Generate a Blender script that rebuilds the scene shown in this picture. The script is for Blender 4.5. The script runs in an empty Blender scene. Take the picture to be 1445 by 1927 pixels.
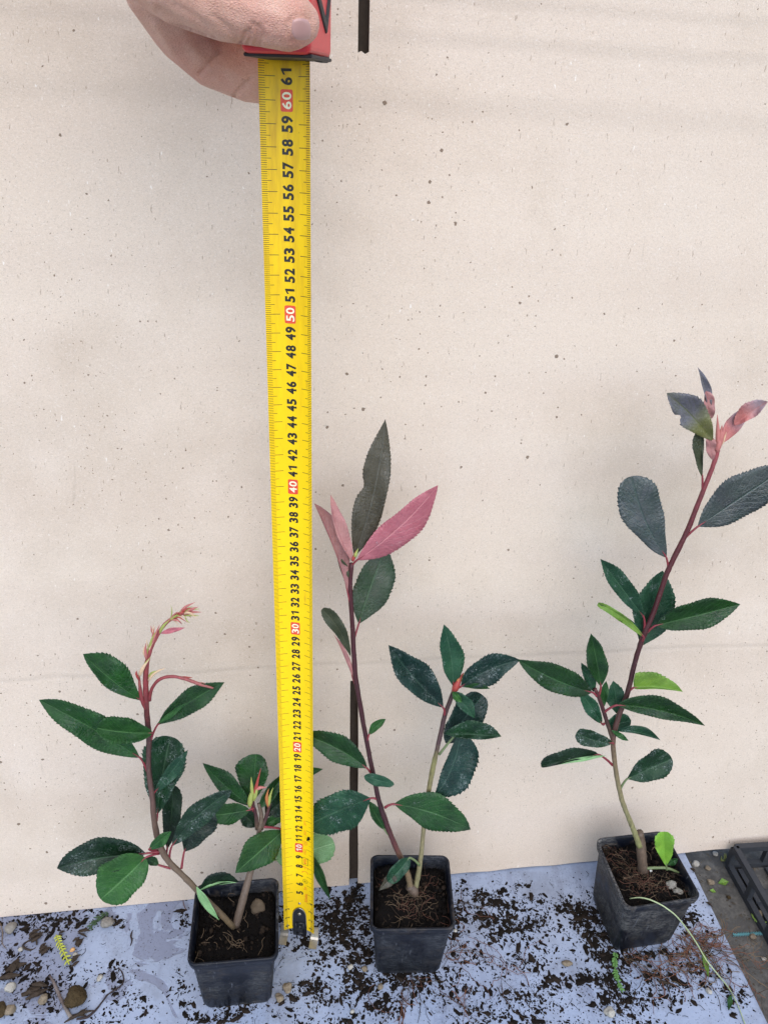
import bpy, bmesh, math, random
import numpy as np
from mathutils import Vector, Matrix
R = math.radians
rng = random.Random(7)
nr = np.random.RandomState(11)
scn = bpy.context.scene
COL = scn.collection
CM = 0.01                                    # everything below is written in centimetres

# ------------------------------------------------------------------ camera, light, exposure
PITCH, ROLL, CAMH, FPX = R(28.78), R(2.975), 60.61, 1447.0
_f = np.array([0, math.cos(PITCH), -math.sin(PITCH)])
_r0 = np.array([1.0, 0, 0]); _u0 = np.cross(_r0, _f)
_r = math.cos(ROLL)*_r0 + math.sin(ROLL)*_u0
_u = -math.sin(ROLL)*_r0 + math.cos(ROLL)*_u0
EYE = np.array([0, 0, CAMH])
cd = bpy.data.cameras.new('camera'); cam = bpy.data.objects.new('camera', cd); COL.objects.link(cam)
cd.sensor_fit = 'VERTICAL'; cd.sensor_height = 24.0; cd.lens = FPX/1927*24.0
cd.clip_start = 0.01; cd.clip_end = 100
m = Matrix(((_r[0], _u[0], -_f[0], 0), (_r[1], _u[1], -_f[1], 0), (_r[2], _u[2], -_f[2], CAMH*CM), (0, 0, 0, 1)))
cam.matrix_world = m
scn.camera = cam
SUN_EL, SUN_AZ = R(50), R(168)               # azimuth measured clockwise from +Y (behind the camera, to the right)
w = bpy.data.worlds.new('World'); scn.world = w; w.use_nodes = True
wn = w.node_tree
sky = wn.nodes.new('ShaderNodeTexSky'); sky.sky_type = 'NISHITA'; sky.sun_disc = False
sky.sun_elevation = SUN_EL; sky.sun_rotation = SUN_AZ; sky.air_density = 1.0; sky.dust_density = 1.0; sky.ozone_density = 1.0
bg = wn.nodes['Background']; wn.links.new(sky.outputs[0], bg.inputs[0]); bg.inputs[1].default_value = 0.15
sl = bpy.data.lights.new('sun', 'SUN'); sl.energy = 0.8; sl.angle = R(75); sl.color = (1.0, 0.91, 0.78)
so = bpy.data.objects.new('sun', sl); COL.objects.link(so)
sd = Vector((math.sin(SUN_AZ)*math.cos(SUN_EL), math.cos(SUN_AZ)*math.cos(SUN_EL), math.sin(SUN_EL)))
so.rotation_euler = sd.to_track_quat('Z', 'Y').to_euler()
vs = scn.view_settings; vs.view_transform = 'Standard'; vs.look = 'None'; vs.gamma = 1; vs.use_curve_mapping = False
vs.exposure = 1.1

# ------------------------------------------------------------------ pixel -> place helpers (photo pixels 1445 x 1927)
def ray(x, y): return (x-722.5)/FPX*_r - (y-963.5)/FPX*_u + _f
def on_z(x, y, z=0.0):
    d = ray(x, y); return EYE + d*((z-CAMH)/d[2])
def on_y(x, y, Y):
    d = ray(x, y); return EYE + d*(Y/d[1])
def on_plane(x, y, p0, n, off=0.0):
    d = ray(x, y); t = ((p0-EYE)@n)/(d@n); P = EYE + d*t
    return P - d/np.linalg.norm(d)*off
# carton plane
CL = on_z(0, 1727); CR = on_z(1445, 1592)
CE = (CR-CL)/np.linalg.norm(CR-CL)
CNB = np.array([-CE[1], CE[0], 0.0])         # horizontally away from the camera
LEAN = R(8)
CUP = math.cos(LEAN)*np.array([0, 0, 1.0]) + math.sin(LEAN)*CNB
CN = np.cross(CE, CUP)                       # towards camera
if CN[1] > 0: CN = -CN
def card_uv(x, y):
    P = on_plane(x, y, CL, CN) - CL
    return float(P@CE), float(P@CUP)

# ------------------------------------------------------------------ material helpers
class NT:
    def __init__(s, name):
        s.m = bpy.data.materials.new(name); s.m.use_nodes = True; s.t = s.m.node_tree
        s.b = s.t.nodes['Principled BSDF']; s.o = s.t.nodes['Material Output']
    def n(s, kind, **kw):
        nd = s.t.nodes.new('ShaderNode'+kind)
        for k, v in kw.items():
            if hasattr(nd, k): setattr(nd, k, v)
            else: nd.inputs[k.replace('_', ' ')].default_value = v
        return nd
    def l(s, a, b): s.t.links.new(a, b)
    def co(s, kind='Object'):
        if not hasattr(s, '_tc'): s._tc = s.n('TexCoord')
        return s._tc.outputs[kind]
    def mp(s, scale=(1, 1, 1), rot=(0, 0, 0), kind='Object', loc=(0, 0, 0)):
        q = s.n('Mapping'); q.inputs['Scale'].default_value = scale; q.inputs['Rotation'].default_value = rot
        q.inputs['Location'].default_value = loc
        s.l(s.co(kind), q.inputs[0]); return q.outputs[0]
    def noise(s, vec, scale, detail=4, rough=.5, dist=0):
        q = s.n('TexNoise'); q.inputs['Scale'].default_value = scale; q.inputs['Detail'].default_value = detail
        q.inputs['Roughness'].default_value = rough; q.inputs['Distortion'].default_value = dist
        s.l(vec, q.inputs['Vector']); return q.outputs['Fac']
    def voro(s, vec, scale, out='Distance', feature='F1', rand=1.0):
        q = s.n('TexVoronoi'); q.feature = feature; q.inputs['Scale'].default_value = scale
        q.inputs['Randomness'].default_value = rand; s.l(vec, q.inputs['Vector']); return q.outputs[out]
    def ramp(s, fac, a, b, ca=(0, 0, 0, 1), cb=(1, 1, 1, 1), interp='LINEAR'):
        q = s.n('ValToRGB'); e = q.color_ramp.elements; e[0].position = a; e[1].position = b
        e[0].color = ca if len(ca) == 4 else (*ca, 1); e[1].color = cb if len(cb) == 4 else (*cb, 1)
        q.color_ramp.interpolation = interp; s.l(fac, q.inputs[0]); return q.outputs[0]
    def mix(s, fac, a, b, mode='MIX'):
        q = s.n('Mix'); q.data_type = 'RGBA'; q.blend_type = mode
        for sock, v in ((q.inputs[0], fac), (q.inputs[6], a), (q.inputs[7], b)):
            if isinstance(v, (int, float)): sock.default_value = v
            elif isinstance(v, (tuple, list)): sock.default_value = v if len(v) == 4 else (*v, 1)
            else: s.l(v, sock)
        return q.outputs[2]
    def math(s, op, a, b=0.0, clamp=False):
        q = s.n('Math'); q.operation = op; q.use_clamp = clamp
        for i, v in enumerate((a, b)):
            if isinstance(v, (int, float)): q.inputs[i].default_value = v
            else: s.l(v, q.inputs[i])
        return q.outputs[0]
    def bump(s, h, strength, dist):
        q = s.n('Bump'); q.inputs['Strength'].default_value = strength; q.inputs['Distance'].default_value = dist
        s.l(h, q.inputs['Height']); s.l(q.outputs[0], s.b.inputs['Normal'])
    def set(s, color=None, rough=None, spec=None, **kw):
        for k, v in (('Base Color', color), ('Roughness', rough), ('Specular IOR Level', spec)):
            if v is None: continue
            if isinstance(v, (int, float)): s.b.inputs[k].default_value = v
            elif isinstance(v, (tuple, list)): s.b.inputs[k].default_value = v if len(v) == 4 else (*v, 1)
            else: s.l(v, s.b.inputs[k])
        for k, v in kw.items(): s.b.inputs[k.replace('_', ' ')].default_value = v
        return s.m
def plain(name, color, rough=.6, spec=.5, var=.25, scale=900, bump=.0):
    t = NT(name); f = t.noise(t.co(), scale, 4, .6)
    t.set(t.mix(f, tuple(c*(1-var) for c in color), tuple(min(1, c*(1+var)) for c in color)), rough, spec)
    if bump: t.bump(f, .6, bump)
    return t.m

# ------------------------------------------------------------------ mesh helpers
class MB:
    def __init__(s): s.v = []; s.f = []; s.mi = []; s.uv = []
    def add(s, verts, faces, mat=0, uvs=None):
        o = len(s.v); s.v.extend([tuple(map(float, p)) for p in verts])
        s.uv.extend(uvs if uvs else [(0, 0)]*len(verts))
        for f in faces: s.f.append(tuple(i+o for i in f)); s.mi.append(mat)
        return s
    def box(s, c, size, mat=0, axes=None):
        c = np.array(c, float); ax = np.eye(3) if axes is None else np.array(axes, float)
        h = np.array(size, float)/2
        V = [c + ax[0]*h[0]*i + ax[1]*h[1]*j + ax[2]*h[2]*k for i in (-1, 1) for j in (-1, 1) for k in (-1, 1)]
        return s.add(V, [(0, 1, 3, 2), (4, 6, 7, 5), (0, 4, 5, 1), (2, 3, 7, 6), (0, 2, 6, 4), (1, 5, 7, 3)], mat)
    def tube(s, pts, rad, sides=8, mat=0, sub=4, cap=True, lump=0.0):
        P = catmull(pts, sub); n = len(P)
        rr = np.interp(np.linspace(0, 1, n), np.linspace(0, 1, len(rad)), rad) if hasattr(rad, '__len__') else np.full(n, rad)
        T = np.gradient(P, axis=0); T /= np.linalg.norm(T, axis=1)[:, None]+1e-12
        a = np.array([0, -1.0, .3]); N = a - T[0]*(a@T[0])
        if np.linalg.norm(N) < 1e-3: N = np.array([1.0, 0, 0]) - T[0]*T[0][0]
        V = []; F = []
        for i in range(n):
            N = N - T[i]*(N@T[i]); N /= np.linalg.norm(N)+1e-12; B = np.cross(T[i], N)
            for k in range(sides):
                th = 2*math.pi*k/sides; q = rr[i]*(1+(rng.uniform(-lump, lump) if lump else 0))
                V.append(P[i] + q*(math.cos(th)*N + math.sin(th)*B))
        for i in range(n-1):
            for k in range(sides):
                k2 = (k+1) % sides
                F.append((i*sides+k, i*sides+k2, (i+1)*sides+k2, (i+1)*sides+k))
        if cap: F.append(tuple(range(sides))[::-1]); F.append(tuple((n-1)*sides+k for k in range(sides)))
        uv = [(k/sides, i/(n-1)) for i in range(n) for k in range(sides)]
        return s.add(V, F, mat, uv)
    def blob(s, c, r, mat=0, lev=2, lump=.25, seed=None, squash=(1, 1, 1), rough=.18):
        g = random.Random(seed if seed is not None else rng.random())
        b = bmesh.new(); bmesh.ops.create_icosphere(b, subdivisions=lev, radius=1)
        ks = [(Vector((g.gauss(0, 1), g.gauss(0, 1), g.gauss(0, 1))).normalized(), g.uniform(-lump, lump)) for _ in range(14)]
        V = []
        for v in b.verts:
            d = v.co.normalized(); q = 1+sum(a*max(0, d.dot(k))**6 for k, a in ks) + g.uniform(-lump, lump)*rough
            V.append(np.array(c) + np.array(d)*q*np.array(squash)*r)
        F = [tuple(v.index for v in f.verts) for f in b.faces]; b.free()
        return s.add(V, F, mat)
    def build(s, name, mats, parent=None, smooth=True, origin=None):
        me = bpy.data.meshes.new(name)
        o = bpy.data.objects.new(name, me); COL.objects.link(o)
        org = np.array(origin, float) if origin is not None else np.zeros(3)
        if parent is not None: org = ORG[parent.name]; o.parent = parent
        else: o.location = org*CM
        ORG[o.name] = org
        V = (np.array(s.v)-org)*CM
        me.from_pydata([tuple(p) for p in V], [], s.f)
        for mm in (mats if isinstance(mats, (list, tuple)) else [mats]): me.materials.append(mm)
        me.polygons.foreach_set('material_index', s.mi)
        me.polygons.foreach_set('use_smooth', [smooth]*len(s.f))
        ul = me.uv_layers.new(name='UVMap'); uv = np.array(s.uv, dtype=np.float32)
        li = np.zeros(len(me.loops), dtype=np.int32); me.loops.foreach_get('vertex_index', li)
        ul.data.foreach_set('uv', uv[li].ravel())
        me.update()
        return o
ORG = {}
def catmull(pts, sub=4):
    P = np.array(pts, float)
    if len(P) < 3 or sub < 2:
        if len(P) == 2 and sub > 1: return np.array([P[0]+(P[1]-P[0])*t for t in np.linspace(0, 1, sub+1)])
        return P
    Q = np.vstack([2*P[0]-P[1], P, 2*P[-1]-P[-2]]); out = []
    for i in range(1, len(Q)-2):
        a, b, c, d = Q[i-1:i+3]
        for t in np.arange(sub)/sub:
            out.append(.5*((2*b)+(-a+c)*t+(2*a-5*b+4*c-d)*t*t+(-a+3*b-3*c+d)*t**3))
    out.append(P[-1]); return np.array(out)
def tag(o, label, cat=None, group=None, kind=None):
    o['label'] = label
    if cat: o['category'] = cat
    if group: o['group'] = group
    if kind: o['kind'] = kind
    return o
def thing(name, loc, label, cat, group=None):
    o = bpy.data.objects.new(name, None); COL.objects.link(o); o.empty_display_size = .02
    o.location = np.array(loc)*CM; ORG[o.name] = np.array(loc, float)
    return tag(o, label, cat, group)

# ------------------------------------------------------------------ ground, board
t = NT('weed mat'); v = t.co()
c = t.mix(t.noise(v, 14, 5, .6), (.05, .048, .043), (.12, .115, .105))
c = t.mix(t.ramp(t.noise(v, 90, 4, .7), .45, .75), c, (.17, .16, .14))
wv = t.n('TexWave'); wv.inputs['Scale'].default_value = 260; wv.inputs['Distortion'].default_value = 1.5; t.l(v, wv.inputs['Vector'])
t.set(t.mix(.12, c, wv.outputs[0], 'MULTIPLY'), .85, .3); t.bump(wv.outputs[0], .4, .0006); M_MAT = t.m
GZ = -1.6
g = MB().add([(-900, -900, GZ), (900, -900, GZ), (900, 900, GZ), (-900, 900, GZ)], [(0, 1, 2, 3)]).build('ground', M_MAT)
g['kind'] = 'structure'

t = NT('pale board'); v = t.co()
wet = t.ramp(t.noise(t.mp((1, 1, 1), (0, 0, .5)), 16, 5, .55, .9), .50, .515)
gx = t.n('SeparateXYZ'); t.l(t.co(), gx.inputs[0])
leftm = t.ramp(gx.outputs[0], -.20, .02, (1, 1, 1, 1), (0, 0, 0, 1))
lm2 = t.n('MapRange'); t.l(gx.outputs[0], lm2.inputs[0])
for i, q in enumerate((.10, .17, 1, 0)): lm2.inputs[i+1].default_value = q
wm = t.math('MULTIPLY', wet, lm2.outputs[0])
smr = t.ramp(t.noise(t.mp((1, .45, 1), (0, 0, .9), loc=(4, 1, 0)), 22, 6, .68, 1.0), .50, .66)
base = t.mix(t.noise(v, 30, 5, .6), (.275, .325, .42), (.355, .41, .525))
base = t.mix(t.math('MULTIPLY', smr, .8), base, (.22, .25, .33))
base = t.mix(wm, base, (.215, .24, .32))
fold = t.noise(t.mp((1, 1, 1), (0, 0, -.6)), 9, 3, .5, .6)
base = t.mix(t.ramp(fold, .52, .60, (0, 0, 0, 1), (.35, .35, .35, 1)), base, (.27, .33, .45))
dust = t.ramp(t.noise(v, 420, 5, .8), .53, .68)
dz_ = t.ramp(t.noise(v, 13, 4, .65), .42, .60)
base = t.mix(t.math('MULTIPLY', t.math('MULTIPLY', dust, dz_), .9), base, (.04, .032, .026))
base = t.mix(t.math('MULTIPLY', t.ramp(t.noise(v, 24, 5, .7), .50, .75), .5), base, (.12, .115, .12))
t.set(base, t.mix(t.math('MAXIMUM', wm, smr), (.42, .42, .42), (.2, .2, .2)), .5)
t.bump(t.math('ADD', t.noise(v, 25, 4, .6), t.math('MULTIPLY', wm, -.25)), .35, .004); M_BOARD = t.m
bl = [(-75, -80), (43.2, -80), (31.75, 26.5), (31.06, 33.2), (29.45, 48.2), (29.2, 58), (-75, 58)]  # unseen front stretch added under and behind the camera to bounce light up
n = len(bl)
mb = MB(); V = [(x, y, 0) for x, y in bl]+[(x, y, GZ+.004) for x, y in bl]
mb.add(V, [tuple(range(n)), tuple(range(2*n-1, n-1, -1))]+[((i+1) % n, i, n+i, n+(i+1) % n) for i in range(n)])
o = mb.build('plastic_board', M_BOARD, smooth=False, origin=(-20, 30, 0))
tag(o, 'pale blue white plastic board, dirty and partly wet, under the three pots', 'board')
bv = o.modifiers.new('Bevel', 'BEVEL'); bv.width = .002; bv.segments = 2

# ------------------------------------------------------------------ carton (leaning cardboard with two slots)
def card_material(name, dark=1.0):
    t = NT(name); v = t.co()
    def sc(c): return tuple(x*dark for x in c)
    sxz = t.n('SeparateXYZ'); t.l(v, sxz.inputs[0]); cxz = t.n('CombineXYZ'); t.l(sxz.outputs[0], cxz.inputs[0]); t.l(sxz.outputs[2], cxz.inputs[1])
    v2 = cxz.outputs[0]
    f1 = t.noise(t.mp((1, 1, 1)), 9, 5, .55)
    c = t.mix(f1, sc((.575, .468, .372)), sc((.665, .562, .462)))
    band = t.noise(t.mp((.35, 1, 4), (0, R(-4), 0)), 6, 2, .5)
    c = t.mix(t.ramp(band, .4, .8, (0, 0, 0, 1), (.5, .5, .5, 1)), c, sc((.69, .59, .48)))
    blot = t.ramp(t.noise(t.mp((1, 1, 1), loc=(3.1, 0, .4)), 6.5, 5, .62), .47, .72, (0, 0, 0, 1), (.55, .55, .55, 1))
    c = t.mix(blot, c, sc((.43, .34, .25)))
    pale = t.ramp(t.noise(t.mp((1, 1, .6), loc=(1.1, 4, 2.4)), 11, 5, .65, .6), .54, .70, (0, 0, 0, 1), (.12, .12, .12, 1))
    c = t.mix(pale, c, sc((.74, .67, .59)))
    scr = t.noise(t.mp((5, 1, .7), (0, R(38), 0), loc=(2, 1, 1)), 22, 3, .6, .3)
    c = t.mix(t.math('MULTIPLY', t.ramp(scr, .70, .74), .22), c, sc((.36, .29, .22)))
    # fold creases across the sheet (real dents, with a slightly rubbed line)
    hz = t.math('ADD', sxz.outputs[2], t.math('ADD', t.math('MULTIPLY', sxz.outputs[0], .006), t.math('MULTIPLY', t.noise(t.mp((1, 1, .2)), 20, 2, .5), .006)))
    crs = None
    for h0, wd in ((.2225, .0035), (.635, .007), (.655, .006), (.60, .012)):
        q_ = t.ramp(t.math('DIVIDE', t.math('ABSOLUTE', t.math('SUBTRACT', hz, h0)), wd), 0, 1, (1, 1, 1, 1), (0, 0, 0, 1), 'EASE')
        crs = q_ if crs is None else t.math('MAXIMUM', crs, q_)
    c = t.mix(t.math('MULTIPLY', crs, .22), c, sc((.44, .37, .30)))
    fib = t.noise(t.mp((1, 1, 1.6), (0, .5, 0)), 1150, 3, .75, 1.6)
    c = t.mix(t.ramp(fib, .50, .68, (0, 0, 0, 1), (.62, .62, .62, 1)), c, sc((.30, .25, .20)))
    fib2 = t.noise(t.mp((1, 1, 1.5), (0, -.7, 0), loc=(5, 2, 1)), 900, 2, .6, 1.2)
    c = t.mix(t.ramp(fib2, .56, .70, (0, 0, 0, 1), (.35, .35, .35, 1)), c, sc((.80, .75, .70)))
    # brown specks, thicker where the carton is dirtier
    for scl, mul, off in ((170, 1.0, 0.0), (420, 1.3, 3.0)):
        vo = t.n('TexVoronoi'); vo.voronoi_dimensions = '2D'; vo.inputs['Scale'].default_value = scl
        wp = t.n('VectorMath'); wp.operation = 'ADD'; t.l(v2, wp.inputs[0]); wp.inputs[1].default_value = (off, off, 0)
        dn_ = t.n('TexNoise'); dn_.inputs['Scale'].default_value = 900; t.l(v2, dn_.inputs['Vector'])
        mxv = t.n('VectorMath'); mxv.operation = 'MULTIPLY_ADD'; t.l(dn_.outputs['Color'], mxv.inputs[0]); mxv.inputs[1].default_value = (.0016, .0016, 0); t.l(wp.outputs[0], mxv.inputs[2])
        t.l(mxv.outputs[0], vo.inputs['Vector'])
        rsep = t.n('SeparateColor'); t.l(vo.outputs['Color'], rsep.inputs[0])
        patch = t.ramp(t.noise(t.mp(loc=(off, 0, 1)), 6, 3, .55), .48, .72, (.003, .003, .003, 1), (.13, .13, .13, 1))
        pick = t.math('LESS_THAN', rsep.outputs[0], patch)
        size = t.math('MULTIPLY', t.math('POWER', rsep.outputs[1], 6.0), .16)
        sp = t.math('MULTIPLY', t.math('LESS_THAN', vo.outputs['Distance'], t.math('ADD', size, .085*mul)), pick)
        c = t.mix(t.math('MULTIPLY', sp, .8), c, (.12, .075, .045))
    fl = t.noise(t.mp((2.2, 1, .55), (0, .6, 0), loc=(1, 7, 2)), 330, 2, .5, 0)
    c = t.mix(t.ramp(fl, .70, .73, (0, 0, 0, 1), (.45, .45, .45, 1)), c, (.16, .10, .06))
    wf = t.noise(t.mp((1.6, 1, .7), (0, .9, 0), loc=(9, 3, 2)), 300, 2, .5, 0)
    c = t.mix(t.ramp(wf, .74, .77, (0, 0, 0, 1), (.4, .45, .45, 1)), c, (.86, .84, .80))
    t.set(c, .88, .2)
    h = t.math('ADD', t.noise(v, 700, 3, .7), t.math('MULTIPLY', t.noise(t.mp((.25, 1, 2.5), (0, R(-4), 0)), 9, 2, .5), 5.0))
    h = t.math('SUBTRACT', h, t.math('MULTIPLY', crs, 1.1))
    t.bump(h, .32, .0008); return t.m
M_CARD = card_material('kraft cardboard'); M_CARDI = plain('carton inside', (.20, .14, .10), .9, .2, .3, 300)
M_CARDD = plain('carton inside shade', (.05, .038, .03), .9, .1, .3, 300)  # shade behind the slots is put into this darker rear panel colour
def cpt(a, h, d=0.0): return CL + CE*a + CUP*h - CN*d        # a along, h up, d into the carton
AL, AR, AT = -45.0, 108.0, 92.0
s1 = card_uv(657, 1660)[0], card_uv(673.5, 1660)[0]; s1t = card_uv(666, 1281)[1]
s1b = card_uv(659, 1300)[0], card_uv(674, 1300)[0]
s2 = card_uv(673.5, 90)[0], card_uv(694.5, 90)[0]; s2b = card_uv(684, 97)[1]
# outline (a,h) of the front panel, walked round both slots; grid rows give the sheet a gentle warp
def wob(i): return .06*math.sin(i*1.7)+.05*math.sin(i*.53+1)
outline = [(AL, -.02)]
for k in range(1, 30): outline.append((AL+(s1[0]-AL)*k/30, .05+.05*abs(wob(k))))
outline += [(s1[0], -.02)]
for k in range(1, 9): outline.append((s1[0]+(s1b[0]-s1[0])*k/9+.02*math.sin(k*2.3), s1t*k/9))
outline += [(s1b[0], s1t), (s1b[1], s1t+.05)]
for k in range(8, 0, -1): outline.append((s1[1]+(s1b[1]-s1[1])*k/9+.02*math.sin(k*1.3), s1t*k/9))
outline += [(s1[1], .05)]
for k in range(1, 40):
    a = s1[1]+(AR-s1[1])*k/40; outline.append((a, .08+.12*abs(math.sin(k*2.9))*(1 if k % 3 else 0)))
outline += [(AR, 0), (AR, AT), (s2[1], AT), (s2[1], s2b), (s2[1]-.22, s2b-.12), (s2[0]+.2, s2b+.02), (s2[0], s2b-.07), (s2[0], AT), (AL, AT)]
TH = .42
bm = bmesh.new()
fv = [bm.verts.new(cpt(a, h)) for a, h in outline]
face = bm.faces.new(fv); bm.normal_update()
ret = bmesh.ops.extrude_face_region(bm, geom=[face])
for e in ret['geom']:
    if isinstance(e, bmesh.types.BMVert): e.co -= Vector(CN*TH)
bmesh.ops.recalc_face_normals(bm, faces=bm.faces[:])
fr = MB(); vidx = {v_: i for i, v_ in enumerate(bm.verts)}
V = [np.array(v_.co) for v_ in bm.verts]
for f_ in bm.faces:
    nrm = np.array(f_.normal); front = abs(nrm@CN) > .9 and ((np.array(f_.verts[0].co)-CL)@CN) > -.1
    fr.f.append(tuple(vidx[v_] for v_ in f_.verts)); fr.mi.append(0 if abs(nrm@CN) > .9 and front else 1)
fr.v = [tuple(p) for p in V]; fr.uv = [(0, 0)]*len(V); bm.free()
carton = thing('cardboard_carton', cpt(30, 0), 'flattened kraft cardboard carton leaning behind the plants, slotted at top and bottom', 'cardboard')
# rotate so that object texture axes follow the sheet: keep world axes (sheet nearly in XZ)
o = fr.build('front_panel', [M_CARD, M_CARDI], carton, smooth=False)
rp = MB()
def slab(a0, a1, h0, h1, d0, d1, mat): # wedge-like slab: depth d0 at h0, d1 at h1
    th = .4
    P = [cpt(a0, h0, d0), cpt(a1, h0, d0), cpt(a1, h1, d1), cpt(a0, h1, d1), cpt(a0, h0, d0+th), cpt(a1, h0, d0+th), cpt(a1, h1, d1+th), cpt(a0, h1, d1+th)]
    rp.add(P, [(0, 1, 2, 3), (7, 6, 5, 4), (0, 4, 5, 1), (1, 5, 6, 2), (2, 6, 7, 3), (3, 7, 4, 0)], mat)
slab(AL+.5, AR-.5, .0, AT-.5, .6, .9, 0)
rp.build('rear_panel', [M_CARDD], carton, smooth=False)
sp_ = MB()
for a in (AL+.2, AR-.2): sp_.box(cpt(a, AT/2, .6), (.2, AT-2, .3), 0, (CE, CUP, CN))
sp_.box(cpt((AL+AR)/2, AT-.2, .65), (AR-AL-1, .2, .4), 0, (CE, CUP, CN))
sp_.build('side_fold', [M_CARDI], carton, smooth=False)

# ------------------------------------------------------------------ leaf and stem materials
def leaf_mat(name, top, top2, vein, speck=0.0, rough=.36, spec=.4, tip=None, tipat=(.45, .75), mott=.5, edge=None):
    t = NT(name); uv = t.co('UV'); sx = t.n('SeparateXYZ'); t.l(uv, sx.inputs[0])
    u = t.math('ABSOLUTE', t.math('SUBTRACT', sx.outputs[0], .5)); vv = sx.outputs[1]
    oi = t.n('ObjectInfo'); ov = t.n('VectorMath'); ov.operation = 'ADD'; t.l(t.co(), ov.inputs[0])
    cmb = t.n('CombineXYZ'); t.l(t.math('MULTIPLY', oi.outputs['Random'], 7.0), cmb.inputs[0]); t.l(cmb.outputs[0], ov.inputs[1])
    P = ov.outputs[0]
    c = t.mix(t.ramp(t.noise(P, 90, 4, .6), .5-mott*.3, .5+mott*.3), top, top2)
    if tip: c = t.mix(t.ramp(vv, *tipat), c, tip)
    hs = t.n('HueSaturation'); hs.inputs['Saturation'].default_value = 1
    t.l(t.math('ADD', t.math('MULTIPLY', oi.outputs['Random'], .45), .66), hs.inputs['Value']); t.l(c, hs.inputs['Color']); c = hs.outputs[0]
    # side veins: slanted stripes in (u, v)
    ph = t.math('SUBTRACT', t.math('MULTIPLY', vv, 9.0), t.math('MULTIPLY', u, 6.5))
    ph = t.math('ADD', ph, t.math('MULTIPLY', t.noise(P, 160, 2, .5), .35))
    fr_ = t.math('ABSOLUTE', t.math('SUBTRACT', t.math('FRACT', ph), .5))
    sv = t.ramp(fr_, .0, .085, (1, 1, 1, 1), (0, 0, 0, 1))
    dq = t.n('VectorMath'); dq.operation = 'MULTIPLY_ADD'; nq = t.n('TexNoise'); nq.inputs['Scale'].default_value = 300; t.l(P, nq.inputs['Vector'])
    t.l(nq.outputs['Color'], dq.inputs[0]); dq.inputs[1].default_value = (.003, .003, .003); t.l(P, dq.inputs[2]); dst = dq.outputs[0]
    net = t.ramp(t.voro(dst, 430, 'Distance', 'DISTANCE_TO_EDGE'), 0, .10, (1, 1, 1, 1), (0, 0, 0, 1))
    mid = t.ramp(u, .010, .030, (1, 1, 1, 1), (0, 0, 0, 1))
    c = t.mix(t.math('MULTIPLY', net, .13), c, vein)
    c = t.mix(t.math('MULTIPLY', t.math('MULTIPLY', sv, t.noise(P, 130, 2, .5)), .55), c, vein)
    c = t.mix(t.math('MULTIPLY', mid, .6), c, vein)
    c = t.mix(t.ramp(t.noise(P, 38, 4, .65), .50, .66, (0, 0, 0, 1), (.55, .55, .55, 1)), c, tuple(x*.5 for x in top))
    if edge: c = t.mix(t.ramp(u, .47, .5), c, edge)
    if speck:
        dn = t.noise(P, 1000, 3, .75, 1.0); am = t.noise(P, 110, 3, .6)
        thr = t.ramp(dn, .56, .60); am = t.ramp(am, .66-speck*.2, .74-speck*.1)
        c = t.mix(t.math('MULTIPLY', t.math('MULTIPLY', thr, am), .62), c, (.46, .52, .50))
    rg = t.mix(t.ramp(t.noise(P, 46, 4, .6), .42, .58), (rough*.62,)*3, (min(1, rough*1.5),)*3)
    t.set(c, rg, spec)
    h = t.math('ADD', t.math('MULTIPLY', sv, -1.0), t.math('ADD', t.math('MULTIPLY', mid, -2.0), t.math('MULTIPLY', t.noise(P, 190, 4, .65), 2.6)))
    h = t.math('ADD', h, t.math('MULTIPLY', net, -.5)); t.bump(h, .42, .0007)
    return t.m
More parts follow.
